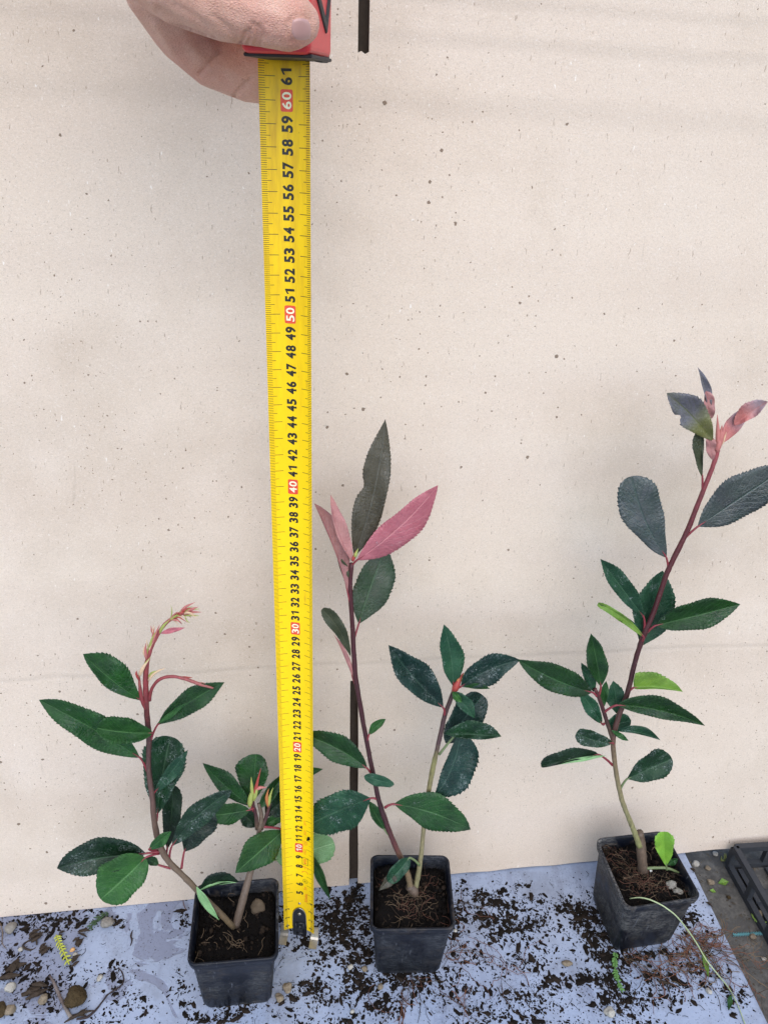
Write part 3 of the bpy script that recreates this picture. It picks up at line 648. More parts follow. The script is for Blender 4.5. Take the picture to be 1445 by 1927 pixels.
# ------------------------------------------------------------------ plant B (middle)
B = Plant(rb, (PB[0], PB[1]+.3, SH), 7)
B.stem('stem', [(774, 1680), (768, 1648), (756, 1618), (743, 1590), (732, 1563), (722, 1535), (712, 1503), (701, 1451), (689, 1390), (675, 1311), (668, 1264), (664, 1189), (659, 1107), (662, 1060)],
       [8, 6.8, 6.5, 6.2, 6, 6, 5.5, 5.2, 5.2, 5.2, 5.6, 4.8, 4.6, 4.4], S_B)
B.stem('stem', [(779, 1682), (786, 1650), (792, 1610), (797, 1560), (802, 1520), (808, 1480), (815, 1442), (822, 1412), (829, 1380), (838, 1342), (850, 1310), (858, 1288)],
       [6.5, 6, 5.4, 5, 5, 5.2, 6, 4.8, 5, 5, 4.6, 4.8], S_B2, [-.2]*12, label='olive side stem turning purple')
B.leaf(667, 1046, 725, 789, 34, 27, 'brown', (-.1, -.6), 'lance', bow=-6, notch=(-1, .5, .28), fold=.12, wave=.25, label='tall bronze brown leaf pointing up')
B.leaf(672, 1054, 824, 913, 26, 32, 'pink', (.3, 1.3), bow=-12, pet=(662, 1064), fold=.05, cup=-.15, under=U_PINK, label='large pink leaf')
B.leaf(675, 1174, 728, 1026, 30, 40, 'olive', (-.3, -.9), pet=(665, 1208), fold=.06, prof='ov')
B.leaf(655, 1118, 591, 947, 2, 25, 'rose', (.1, -.3), 'obl', bow=-5, pet=(660, 1142), under=U_PINK, fold=.05, label='dusky pink folded leaf', teeth=False)
B.leaf(652, 1100, 634, 1048, 2, 14, 'bronze', (-.1, -.2), teeth=False)
B.leaf(662, 1056, 622, 931, 4, 20, 'rose', (.2, .5), bow=5, under=U_PINK, prof='ov', label='slender dusky pink leaf')
B.leaf(660, 1236, 606, 1146, 12, 14, 'bronze', (.1, .5), 'obov', bow=-8, under=U_PINK, label='bronze curled leaf')
B.leaf(664, 1276, 628, 1194, 2, 7, 'rose', (.0, .15), 'lance', bow=-4, teeth=False, pet=(668, 1286), name='folded_leaf_edge', label='pink underside strip of the curled leaf')
B.leaf(691, 1446, 572, 1383, 26, 28, 'dark', (.1, -1.4), bow=-6, pet=(700, 1460), prof='ov')
B.leaf(698, 1502, 572, 1558, 44, 38, 'sage', (.1, -2.6), prof='ov', bow=-4, pet=(714, 1506), fold=.03)
B.leaf(724, 1562, 694, 1508, 9, 15, 'dark', (-.1, -.5), pet=(733, 1572), petmat=PET_GREEN)
B.leaf(685, 1460, 742, 1476, 10, 12, 'sage', (.6, .9), 'round', teeth=False, petmat=PET_GREEN)
B.leaf(694, 1383, 726, 1353, 9, 7, 'bright', (.2, .4), teeth=False, pet=(691, 1402), bow=2)
B.leaf(741, 1513, 885, 1561, 36, 30, 'dark', (.2, .9), bow=8, pet=(724, 1520), fold=.05)
B.leaf(866, 1372, 816, 1500, 50, 14, 'blue', (-.2, .3), bow=10, pet=(826, 1420), prof='ov', fold=.08, petmat=PET_GREEN)
B.leaf(838, 1398, 908, 1308, 30, 32, 'blue', (-.7, -1.0), 'blunt', bow=2)
B.leaf(836, 1381, 943, 1386, 28, 10, 'speck', (.2, 1.0), bow=2, prof='ov', wave=.2, petmat=PET_GREEN)
B.leaf(852, 1302, 893, 1352, 16, 10, 'sage', (.5, 1.2), prof='ov', label='grey green leaf folded downward')
B.leaf(851, 1301, 868, 1322, 6, 7, 'bright', (.6, .95), teeth=False, name='folded_leaf_edge', label='bright green folded leaf base')
B.leaf(834, 1332, 731, 1214, 24, 34, 'blue', (.2, .7), bow=4, pet=(836, 1345))
B.leaf(853, 1292, 835, 1175, 20, 24, 'sage', (.0, .4), bow=-3, pet=(855, 1300))
B.leaf(867, 1292, 979, 1242, 28, 27, 'blue', (.2, .8), bow=5, pet=(858, 1297))
B.leaf(872, 1292, 922, 1296, 7, 3, 'dark', (.6, 1.0), teeth=False, name='folded_leaf_edge', label='dark folded lower leaf edge')
B.bud([(853, 1303), (860, 1287), (872, 1266)], 7, B_RED); B.bud([(864, 1283), (873, 1272), (886, 1256)], 3.2, B_YEL); B.bud([(856, 1300), (862, 1280), (866, 1268)], 4, B_ORG)
B.bud([(668, 1048), (670, 1042), (674, 1032)], 3.6, B_YEL, off=.4); B.bud([(664, 1056), (667, 1046), (670, 1036)], 3.6, B_RED, off=.3)
B.leaf(770, 1614, 730, 1660, 14, 15, 'sage', (.5, 1.5), 'blunt', bow=2, pet=(789, 1628), petmat=PET_GREEN, teeth=False, label='drooping leaf with dead grey tip hanging into the pot')
B.leaf(742, 1646, 713, 1676, 12, 10, 'brown', (1.2, 1.7), 'basew', teeth=False, name='dead_leaf_tip', label='dry grey leaf tip')
B.stem('knot', [(768, 1668), (778, 1676), (782, 1690)], [8, 10.5, 7], S_BARK, [.1, .1, .1])

# ------------------------------------------------------------------ plant C (right)
C = Plant(rc, (PC[0], PC[1]+.2, SH), 7)
C.stem('stem', [(1209, 1642), (1207, 1610), (1205, 1585), (1203, 1566)], [12, 10.5, 10, 8], S_BARK, label='woody grey brown stump')
C.stem('stem', [(1203, 1592), (1196, 1573), (1188, 1553), (1177, 1526), (1168, 1499), (1158, 1450), (1153, 1401), (1155, 1378), (1165, 1344), (1180, 1304), (1195, 1243), (1211, 1194), (1229, 1152), (1252, 1085), (1265, 1055), (1291, 1002), (1310, 955), (1329, 907), (1341, 876), (1350, 846)],
       [8, 7, 6.4, 6, 6, 5.5, 5.8, 6, 6, 5.6, 5.4, 6, 5.4, 5.4, 5.6, 5.4, 5, 4.6, 4.6, 5], S_C, [.3, .2]+[.05]*18)
C.stem('twig', [(1152, 1390), (1143, 1364), (1134, 1335), (1126, 1312), (1119, 1296)], [5, 4.4, 4.4, 4.2, 4], S_C2)
C.leaf(1253, 1049, 1188, 896, 38, 42, 'slate', (0, .2), 'obov', bow=6, pet=(1258, 1076), fold=.05)
C.leaf(1312, 991, 1478, 880, 44, 40, 'slate', (.2, .9), bow=2, pet=(1290, 1010), fold=.05)
C.leaf(1321, 900, 1319, 806, 15, 6, 'bronze', (.0, .0), 'obov', pet=(1321, 930), bow=3, label='narrow dark leaf')
C.leaf(1341, 830, 1254, 740, 25, 31, 'moss', (.3, .8), 'ov', bow=-4, wave=.3, notch=(-1, .62, .45), label='lilac grey leaf with mossy yellow base')
C.leaf(1334, 772, 1312, 691, 4, 12, 'lilac', (.0, .2), 'lance', teeth=False, bow=-3, label='slim blue grey upright leaf')
C.leaf(1334, 790, 1328, 736, 7, 14, 'rose', (.15, .1), 'round', teeth=False, under=U_PINK, label='pink twisted leaf base')
C.leaf(1354, 836, 1412, 768, 17, 13, 'blush', (.1, .5), 'ov', teeth=False, under=U_PINK, bow=2, label='pink young leaf')
C.leaf(1380, 801, 1444, 756, 21, 11, 'blush', (.45, .9), 'ov', under=U_PINK, bow=3, label='lilac tipped pink leaf')
C.leaf(1341, 866, 1334, 822, 9, 11, 'rose', (.15, .3), 'blunt', teeth=False, under=U_PINK, label='pink bract')
for pts, wd, mt in [([(1350, 845), (1350, 815), (1349, 780)], 4.6, B_PINK), ([(1354, 840), (1359, 818), (1366, 792)], 4, B_PINK), ([(1352, 838), (1356, 816), (1358, 800)], 5, B_PINK), ([(1348, 850), (1352, 832), (1355, 820)], 6, B_PINK), ([(1357, 838), (1362, 825), (1368, 806)], 2, B_CREAM)]:
    C.bud(pts, wd, mt, off=.2)
C.leaf(1210, 1160, 1129, 1052, 15, 23, 'sage', (.0, .5), bow=2, pet=(1212, 1184))
C.leaf(1206, 1216, 1246, 1074, 36, 38, 'sage', (-.6, -1.2), bow=-2)
C.leaf(1233, 1177, 1392, 1137, 30, 28, 'dark', (.3, 1.0), bow=2, pet=(1217, 1190))
C.leaf(1210, 1198, 1124, 1136, 9, 6, 'yellow', (.6, 1.2), bow=-5, prof='blunt', petmat=PET_RED, pet=(1205, 1208), label='yellow green curled leaf underside')
C.leaf(1200, 1178, 1126, 1136, 2, 6, 'sage', (.5, 1.1), bow=1, teeth=False, name='folded_leaf_edge', label='dark upper edge of the curled leaf')
C.leaf(1192, 1294, 1284, 1302, 32, 4, 'yellow', (.3, 1.2), 'basew', bow=5, pet=(1180, 1306), label='yellow green leaf folded along its midrib')
C.leaf(1160, 1327, 1326, 1366, 25, 14, 'dark', (.5, 1.3), bow=8, pet=(1135, 1341))
C.leaf(1114, 1303, 974, 1241, 25, 29, 'dark', (.2, .8), bow=4, pet=(1122, 1310))
C.leaf(1130, 1292, 1111, 1192, 18, 21, 'dark', (.0, .3), bow=-2, pet=(1126, 1308))
C.leaf(1117, 1302, 1093, 1247, 8, 12, 'sage', (-.3, -.5))
C.leaf(1132, 1362, 1090, 1300, 15, 13, 'sage', (-.2, -.4), pet=(1136, 1362))
C.leaf(1162, 1345, 1153, 1281, 17, 18, 'sage', (-.7, -1.1))
C.leaf(1132, 1336, 1140, 1282, 8, 8, 'dark', (-.2, -.3), teeth=False)
C.leaf(1140, 1366, 1187, 1356, 18, 16, 'sage', (-.5, -.8), 'round', teeth=False)
C.leaf(1160, 1376, 1242, 1393, 12, 4, 'sage', (.3, 1.0), bow=5, teeth=False, petmat=PET_GREEN)
C.leaf(1152, 1398, 1084, 1379, 15, 17, 'speck', (.3, .8), 'blunt', bow=3, pet=(1153, 1402))
C.leaf(1150, 1374, 1182, 1394, 5, 5, 'mid', (.4, .8), teeth=False)
C.leaf(1126, 1420, 1018, 1443, 5, 20, 'deep', (.3, .9), 'blunt', bow=-4, pet=(1152, 1440), petmat=PET_RED, cup=.3)
C.leaf(1140, 1422, 1044, 1440, 6, 2, 'pale', (.4, .8), bow=-3, teeth=False, name='folded_leaf_edge', label='pale curled leaf margin')
C.leaf(1179, 1466, 1264, 1428, 30, 28, 'speck', (.3, 1.0), 'obov', bow=2, pet=(1166, 1486), petmat=PET_GREEN)
# sprout in the pot
C.stem('sprout_stem', [(1215, 1634), (1235, 1633), (1256, 1634), (1279, 1643)], [3, 3, 3, 2.4], PET_GREEN, [.3, .5, .6, .6])
C.leaf(1253, 1630, 1249, 1565, 18, 20, 'lime', (.7, 1.1), 'obov', pet=(1254, 1636), petmat=PET_GREEN, pd=.6, label='lime green sprout leaf')
C.leaf(1255, 1628, 1275, 1616, 6, 7, 'dark', (.6, .6), teeth=False, petmat=PET_GREEN, label='small dark sprout leaf')
# trailing pale stem over the rim and down onto the board
zs = [(1184, 1691, 6.2), (1203, 1689, 6.75), (1222, 1693, 6.98), (1242, 1702, 6.98)]
P0 = [on_z(x, y, z) for x, y, z in zs]
path = [(1256, 1711, 6.75), (1272, 1724, 6.1), (1291, 1747, 4.6), (1310, 1775, 2.7), (1328, 1806, .9), (1350, 1834, .25), (1372, 1862, .15), (1388, 1893, .12), (1402, 1930, .1), (1415, 1960, .1)]
P0 += [on_z(x, y, z) for x, y, z in path]
o = MB().tube(P0, [.04, .05, .055, .055, .055, .055, .055, .05, .05, .045, .04, .035], 7, 0, 5).build('trailing_stem', plain('pale weed stem', (.36, .42, .22), .5), rc)
o['label'] = 'pale green weed stem trailing over the pot rim'
def flat_leaf(root, name, b, tp, w, mat, z0=.1, z1=.3):
    P, Q = on_z(*b), on_z(*tp); d_ = Q-P; L = np.linalg.norm(d_); n_ = np.array([-d_[1], d_[0], 0])/L
    V = []; UV = []; N = 10
    for i in range(N+1):
        tt = i/N; ww = w*max(.03, math.sin(math.pi*min(.999, tt**.9)))
        for u in (-1, -.5, 0, .5, 1):
            V.append(P+d_*tt+n_*ww*u+np.array([0, 0, z0+(z1-z0)*tt+.25*abs(u)*ww+.05*math.sin(7*tt+3*u)])); UV.append((.5+.5*u, tt))
    F = [(i*5+j, i*5+j+1, i*5+j+6, i*5+j+5) for i in range(N) for j in range(4)]
    mb = MB().add(V, F, 0, UV); mb.add([v-np.array([0, 0, .03]) for v in V], [f[::-1] for f in F], 0, UV)
    return mb.build(name, LM[mat], root)
flat_leaf(rc, 'weed_leaf', (1322, 1792), (1330, 1842), .22, 'yellow'); flat_leaf(rc, 'weed_leaf', (1374, 1872), (1368, 1905), .2, 'mid')
rk = MB().blob(lc(1.6, -1.3, SH+.4), .42, 0, 4, .5, 21, (1, .9, .7)); rk.blob(lc(1.9, -1.9, SH+.4), .36, 0, 4, .5, 22, (1, .9, .7))
rk.build('stone', plain('pale crumbly stone', (.27, .25, .21), .95, .1, .6, 260, .004), rc)
pl = MB()
pl.blob(lc(.5, .0, SH+.6), .12, 0, 2, .15, 5); pl.build('perlite', M_PERL, rc)
surf_roots(rc, [[(1180, 1795), (1200, 1812), (1230, 1830), (1262, 1838)], [(1285, 1755), (1310, 1770), (1345, 1785), (1390, 1800), (1440, 1830)], [(1275, 1778), (1300, 1795), (1330, 1800), (1370, 1815), (1420, 1860), (1444, 1890)], [(1240, 1795), (1270, 1812), (1300, 1822)], [(1290, 1770), (1330, 1778), (1360, 1790)]], 190, 5, [M_ROOTR, M_FIBD, M_ROOTR, M_FIB], .35, thick=(.014, .032))
surf_roots(rb, [[(775, 1838), (790, 1850), (830, 1870), (860, 1880)], [(770, 1838), (760, 1868), (752, 1900), (735, 1920)], [(850, 1700), (880, 1705), (930, 1705), (985, 1735)], [(845, 1800), (880, 1820), (930, 1830), (965, 1900)], [(850, 1760), (900, 1775), (940, 1810), (965, 1835)], [(838, 1800), (870, 1835), (880, 1890), (870, 1930)]], 70, 6, [M_FIBR, M_FIBD, M_ROOTR], .25, thick=(.014, .03))

# ------------------------------------------------------------------ tape measure
TB = np.array([-5.052, 38.067, 0.0]); TD = np.array([-.00966, .04746, 1.0]); TD /= np.linalg.norm(TD)
TW = -.0986
TS = np.array([math.cos(TW), math.sin(TW), 0.0]); TS -= TD*(TS@TD); TS /= np.linalg.norm(TS)
TN = np.cross(TS, TD)
if TN[1] > 0: TN = -TN
HW, SAG = 1.22, .36
def blade(x, s_, lift=0.0): return TB + TD*s_ + TS*x + TN*(SAG*(x/HW)**2 - .16 + lift)
tape = thing('tape_measure', TB, 'red and black tape measure with its yellow blade drawn down to the board', 'tape measure')
def yellow():
    t = NT('yellow blade paint'); v = t.co()
    c = t.mix(t.noise(v, 45, 4, .6), (.86, .54, .004), (.95, .67, .006))
    sx = t.n('SeparateXYZ'); t.l(v, sx.inputs[0])
    worn = t.ramp(sx.outputs[2], .38, .60)                       # older, dirtier print near the case
    wn_ = t.ramp(t.noise(t.mp((1, 1, .12)), 260, 4, .7), .42, .68)
    c = t.mix(t.math('MULTIPLY', t.math('MULTIPLY', worn, t.ramp(wn_, 0, 1, (.35, .35, .35, 1), (1, 1, 1, 1))), .8), c, (.52, .27, .015))
    st = t.ramp(t.noise(t.mp((1, 1, .25), loc=(2, 0, 3)), 300, 4, .7), .63, .72)
    c = t.mix(t.math('MULTIPLY', st, .45), c, (.50, .26, .02))
    c = t.mix(t.math('MULTIPLY', t.ramp(t.noise(v, 600, 3, .7), .70, .74), .5), c, (.12, .07, .02))
    t.set(c, .38, .3); return t.m
INK = plain('black ink', (.012, .010, .008), .5); TICK = plain('dark tick ink', (.05, .032, .008), .5)
REDI = plain('red ink', (.70, .07, .03), .45); CREAM = plain('pale number', (.86, .80, .55), .45); ORI = plain('orange red print', (.75, .16, .02), .45)
bl_ = MB()
NX, NS = 24, 64; TOP = 62.6
V = []; UV = []
for lay in (0, -.02):
    for j in range(NS+1):
        for i in range(NX+1):
            x = -HW+2*HW*i/NX; s_ = .75+(TOP-.75)*j/NS
            V.append(blade(x, s_, lay)); UV.append((i/NX, j/NS))
n1 = (NX+1)*(NS+1); F = []
for j in range(NS):
    for i in range(NX):
        q = j*(NX+1)+i; F.append((q, q+1, q+NX+2, q+NX+1)); F.append((n1+q+NX+1, n1+q+NX+2, n1+q+1, n1+q))
for j in range(NS):
    for i in (0, NX): q = j*(NX+1)+i; F.append((q, q+NX+1, n1+q+NX+1, n1+q))
for i in range(NX): F.append((i, i+1, n1+i+1, n1+i))
bl_.add(V, F, 0, UV)
def quad_patch(x0, x1, s0, s1, mat, lift, nx=4, ns=1):
    V = [blade(x0+(x1-x0)*i/nx, s0+(s1-s0)*j/ns, lift) for j in range(ns+1) for i in range(nx+1)]
    bl_.add(V, [(j*(nx+1)+i, j*(nx+1)+i+1, (j+1)*(nx+1)+i+1, (j+1)*(nx+1)+i) for j in range(ns) for i in range(nx)], mat)
for k in range(8, 617):
    if k % 10 == 0: l_, r_, w_ = .72, .60, .030
    elif k % 5 == 0: l_, r_, w_ = .46, .38, .026
    else: l_, r_, w_ = .27, .21, .024
    s_ = k/10
    if s_ < 3.6 and k % 10: l_ = r_ = .3
    if s_ <= 3.2: l_ = min(l_, .3); r_ = min(r_, .3)
    quad_patch(-HW+.01, -HW+l_, s_-w_/2, s_+w_/2, 2, .006, 4); quad_patch(HW-r_, HW-.01, s_-w_/2, s_+w_/2, 2, .006, 4)
_gl = {}
dg = None
def glyph(ch, bold):
    if (ch, bold) in _gl: return _gl[(ch, bold)]
    if ch == '1': return np.array([(.30, 0), (.47, 0), (.47, .70), (.36, .70), (.10, .56), (.10, .43), (.30, .53)])[:, :2], [(0, 1, 2, 6), (6, 2, 3), (6, 3, 4, 5)]
    cu = bpy.data.curves.new('tmp', 'FONT'); cu.body = ch; cu.size = 1; cu.resolution_u = 4; cu.offset = bold
    ob = bpy.data.objects.new('tmp', cu); COL.objects.link(ob)
    bpy.context.view_layer.update(); dg = bpy.context.evaluated_depsgraph_get()
    me = bpy.data.meshes.new_from_object(ob.evaluated_get(dg))
    b = bmesh.new(); b.from_mesh(me); bmesh.ops.triangulate(b, faces=b.faces[:]); 
    b.verts.ensure_lookup_table()
    V = np.array([v_.co[:2] for v_ in b.verts]); F = [tuple(v_.index for v_ in f_.verts) for f_ in b.faces]; b.free()
    bpy.data.objects.remove(ob); bpy.data.meshes.remove(me); bpy.data.curves.remove(cu)
    _gl[(ch, bold)] = (V, F); return V, F
def write(txt, x, s_, height, pitch, mat, lift=.009, bold=.02, place=None, wide=None, slant=0.0):
    """text read from below upwards; x = across the blade (centre), s_ = along the blade (centre)"""
    n_ = len(txt)
    for i, ch in enumerate(txt):
        if ch == ' ': continue
        V, F = glyph(ch, bold); lo, hi = V.min(0), V.max(0)
        cw = (wide or pitch*.84); sc = height/.70
        if ch in '1iIl.':  W = (hi[0]-lo[0])*sc; W = min(W, cw)
        else: W = cw
        X = (V[:, 0]-lo[0])/(hi[0]-lo[0]+1e-9)*W - W/2 + (i-(n_-1)/2)*pitch
        Y = V[:, 1]*sc - height/2
        pts = [(place or blade)(x-(b_), s_+a_+slant*b_, lift) for a_, b_ in zip(X, Y)]
        bl_.add(pts, F, mat)
for k in range(5, 62):
    if k % 10 == 0:
        hw, hl, r = .30, .47, .09
        P = []
        for cx, cy, a0 in ((1, 1, 0), (-1, 1, 90), (-1, -1, 180), (1, -1, 270)):
            for q in range(5): a = R(a0+22.5*q); P.append((cx*(hw-r)+r*math.cos(a), cy*(hl-r)+r*math.sin(a)))
        bl_.add([blade(.03, k, .006)]+[blade(.03+x, k+y, .006) for x, y in P], [(0, 1+i, 1+(i+1) % len(P)) for i in range(len(P))], 3)
        write(str(k), .03, k, .43, .39, 4, .024, .02)
    else: write(str(k), .03, k, .50, .39 if k > 9 else .42, 1, .009, .04)
for k, xs in ((1, -.95), (2, -.95), (3, -.95), (1, .92), (2, .92), (3, .92), (4, .98)):
    write(str(k), xs, k+.12, .30, .24, 1, .009, .015)
def arc(xc, sc_, rad, a0, a1, th, mat, n_=14, asp=1.0):
    V = []
    for i in range(n_+1):
        a = R(a0+(a1-a0)*i/n_)
        for r in (rad-th/2, rad+th/2): V.append(blade(xc+r*math.cos(a)*asp, sc_+r*math.sin(a), .009))
    bl_.add(V, [(2*i, 2*i+1, 2*i+3, 2*i+2) for i in range(n_)], mat)
write('Milwaukee', .50, 4.55, .20, .105, 5, .009, .012, slant=.15); quad_patch(.62, .66, 4.1, 5.1, 5, .009, 1, 3)
write('5m', .48, 5.62, .24, .2, 5, .009, .008)
arc(.50, 6.45, .20, 0, 360, .03, 2); write('P', .50, 6.45, .2, .16, 2, .009, .01)
arc(.50, 7.35, .20, 90-90, 90+90, -.05, 5, 14, 1.2); arc(.50, 7.85, .20, 0, 180, -.05, 5, 14, 1.2); quad_patch(.48, .52, 7.82, 8.02, 5, .009, 1, 1)
for x0, x1, s0, s1 in ((.26, .29, 8.3, 9.05), (.72, .75, 8.3, 9.05), (.26, .75, 8.28, 8.31), (.26, .75, 9.04, 9.07)): quad_patch(x0, x1, s0, s1, 2, .009, 2)
write('M16', .50, 8.68, .26, .2, 5, .009, .006)
write('0122', .50, 9.7, .17, .14, 5, .009, .004)
arc(.50, 10.65, .2, 0, 360, .03, 5); write('II', .50, 10.65, .2, .12, 5, .009, .01)
write('5027', .52, 11.75, .17, .13, 5, .009, .004); write('20°C', .53, 12.75, .17, .13, 5, .009, .004)
bl_.build('blade', [yellow(), INK, TICK, REDI, CREAM, ORI], tape, smooth=False)
# dirt spot stuck on the blade
MB().blob(blade(.82, 11.3, .05), .12, 0, 2, .5, 3, (1, .5, 1.3)).build('dirt_speck', M_SOIL, tape)
# end hook: black plastic foot with rivets, steel cross plate
M_BLK = plain('black moulded plastic', (.012, .013, .018), .32, .5, .3, 200); M_STEEL = NT('worn steel'); M_STEEL.set(M_STEEL.mix(M_STEEL.noise(M_STEEL.co(), 300, 4, .7), (.30, .28, .24), (.55, .53, .48)), .38, .5, Metallic=.9); M_STEEL = M_STEEL.m
hk = MB()
P = [(-.52, -.05), (.52, -.05), (.56, 1.2), (.52, 2.5), (.40, 2.95), (.2, 3.2), (0, 3.27), (-.2, 3.2), (-.40, 2.95), (-.52, 2.5), (-.56, 1.2)]
fr_ = [blade(0, s_, .10)+TS*x + TN*SAG*.35*(x/HW)**2 for x, s_ in P]; bk_ = [blade(0, s_, -.02)+TS*x*1.08 + TN*SAG*(x/HW)**2*1.1 for x, s_ in P]
nP = len(P); hk.add(fr_+bk_, [tuple(range(nP)), tuple(range(2*nP-1, nP-1, -1))]+[((i+1) % nP, i, nP+i, nP+(i+1) % nP) for i in range(nP)])
hook = hk.build('hook', M_BLK, tape, smooth=False)
bv = hook.modifiers.new('Bevel', 'BEVEL'); bv.width = .0004; bv.segments = 2
rim = MB(); rim.tube([blade(0, s_, .10)+TS*x*1.0 + TN*SAG*.35*(x/HW)**2 for x, s_ in P[2:]], .035, 6, 0, 3); rim.build('rim', M_STEEL, hook)
fr2 = MB()
for x0, x1, s0, s1 in ((-.36, -.28, .35, 1.55), (.28, .36, .35, 1.55), (-.36, .36, .30, .40), (-.36, .36, 1.5, 1.6)):
    fr2.box(blade((x0+x1)/2*.3, (s0+s1)/2, .14)+TS*((x0+x1)/2*.7), (x1-x0, s1-s0, .08), 0, (TS, TD, TN))
fr2.blob(blade(0, 1.0, .13), .2, 0, 2, .05, 3, (1, .6, 1.2)); fr2.build('magnet_frame', M_BLK, hook)
for s_, rr in ((2.62, .16), (3.72, .12)):
    rv = MB(); rv.blob(blade(0, s_, .12 if s_ < 3 else .0), rr, 0, 2, .0, 1, (1, .55, 1)); rv.build('rivet', M_STEEL, hook)
cp = MB()
fw = np.array([-.08, -1.0, 0.]); fw /= np.linalg.norm(fw)
for sg in (-1, 1):
    xa, xb = sg*.92, sg*1.55
    prof = []
    base_ = blade(0, 0, 0); base_[2] = 0
    for f_, z_ in ((-.02, 1.35), (-.02, .45), (.05, .2), (.2, .09), (.95, .07)):
        prof.append((f_, z_))
    V = []
    for f_, z_ in prof:
        for x in (xa, xb):
            for th_ in (0, 1):
                V.append(base_+TS*x+fw*(f_+th_*.08+.12)+np.array([0, 0, z_+(th_*.06 if z_ < .3 else 0)]))
    n_ = len(prof)
    F = []
    for q in range(n_-1):
        a_ = q*4; b_ = a_+4
        F += [(a_, a_+2, b_+2, b_), (a_+1, b_+1, b_+3, a_+3), (a_, b_, b_+1, a_+1), (a_+2, a_+3, b_+3, b_+2)]
    F += [(0, 1, 3, 2), (n_*4-4, n_*4-2, n_*4-1, n_*4-3)]
    cp.add(V, F)
cp.build('hook_plate', M_STEEL, hook, smooth=False)
# case
M_CASE = plain('red case plastic', (.62, .035, .04), .42, .5, .12, 300); M_RUB = plain('black case rubber', (.018, .016, .018), .6, .4, .3, 400, .0006)
MZ = 61.62
def casebox(x0, x1, d0, d1, z0, z1): # d = towards the camera from the blade
    c = TB+TD*MZ+TS*((x0+x1)/2)+np.array([0, -1, 0])*((d0+d1)/2)
    c[2] = (z0+z1)/2
    return c, (x1-x0, d1-d0, z1-z0)
AX = (TS, np.array([-TS[1], TS[0], 0.]), np.array([0, 0, 1.]))
def rbox(name, mat, x0, x1, d0, d1, z0, z1, bev, parent=tape):
    c, s_ = casebox(x0, x1, d0, d1, z0, z1); o = MB().box(c, s_, 0, AX).build(name, mat, parent, smooth=False)
    b = o.modifiers.new('Bevel', 'BEVEL'); b.width = bev*CM; b.segments = 4; return o
cs = rbox('case', M_CASE, -1.05, 1.90, -.6, 4.2, MZ+.06, MZ+7.6, .3)
rbox('bumper', M_RUB, -1.0, 1.93, -.62, 3.9, MZ-.05, MZ+.1, .07)
rbox('bumper_corner', M_RUB, 1.5, 1.97, -.64, .9, MZ-.08, MZ+.42, .12)
cmid = casebox(-1.05, 1.90, -.6, 4.2, 0, 1)[0]
def side_pt(d, z): p = cmid+TS*1.475-AX[1]*(d-1.8); return np.array([p[0], p[1], MZ+z])
for (da, za), (db, zb) in (((4.0, 2.9), (.95, 1.25)), ((.95, 1.25), (-.3, 3.4))):
    ca, cb = side_pt(da, za), side_pt(db, zb); ax_ = (cb-ca)/np.linalg.norm(cb-ca); az_ = np.cross(ax_, TS)
    o = MB().box((ca+cb)/2, (np.linalg.norm(cb-ca)+.3, .16, .42), 0, (ax_, TS, az_)).build('grip_strip', M_RUB, tape, smooth=False)
    b = o.modifiers.new('Bevel', 'BEVEL'); b.width = .0006; b.segments = 2
rbox('lock_button', M_RUB, -.7, .7, 4.1, 4.7, MZ+3.2, MZ+5.4, .2)

# ------------------------------------------------------------------ hand
def skin_mat():
    t = NT('skin'); v = t.co()
    c = t.mix(t.ramp(t.noise(v, 45, 4, .6), .3, .7), (.57, .30, .215), (.70, .435, .335))
    c = t.mix(t.ramp(t.noise(v, 28, 3, .5), .5, .75, (0, 0, 0, 1), (.6, .6, .6, 1)), c, (.50, .17, .13))
    c = t.mix(t.ramp(t.voro(t.mp((1, 1, 2.2)), 500, 'Distance', 'DISTANCE_TO_EDGE'), 0, .12, (.25, .25, .25, 1), (0, 0, 0, 1)), c, (.36, .15, .11))
    t.set(c, .46, .4); t.b.inputs['Subsurface Weight'].default_value = .15
    t.b.inputs['Subsurface Radius'].default_value = (.006, .002, .001); t.b.inputs['Subsurface Scale'].default_value = .5
    wr = t.n('TexWave'); wr.inputs['Scale'].default_value = 55; wr.inputs['Distortion'].default_value = 7; wr.inputs['Detail'].default_value = 3
    t.l(t.mp((1, 1, .6), (0, .9, 0)), wr.inputs['Vector'])
    t.bump(t.math('ADD', t.math('MULTIPLY', wr.outputs[0], .18), t.math('ADD', t.noise(v, 420, 5, .75), t.math('MULTIPLY', t.voro(t.mp((1, 1, 1.8)), 700, 'Distance', 'DISTANCE_TO_EDGE'), .8))), .6, .0011); return t.m
M_SKIN = skin_mat()
def cap_chain(mb, pts, rads, sq=None):
    for (p, q), (a, b) in zip(zip(pts[:-1], pts[1:]), zip(rads[:-1], rads[1:])):
        L = np.linalg.norm(np.array(q)-np.array(p)); n_ = max(3, int(L/.25))
        for i in range(n_+1):
            f = i/n_; mb.blob(np.array(p)+(np.array(q)-np.array(p))*f, a+(b-a)*f, 0, 2, 0, 1)
hb_ = MB()
YB0 = TB[1]+TD[1]*62; YF = YB0-4.35
def hp(px, py, Y): return on_y(px, py, Y)
# thumb, in front of the case
th = [hp(312, -85, YB0-1.5), hp(350, -45, YF+.6), hp(415, 0, YF-.5), hp(490, 24, YF-.85), hp(542, 38, YF-.75), hp(563, 43, YF-.6)]
cap_chain(hb_, th, [2.3, 1.9, 1.45, 1.20, 1.12, .86])
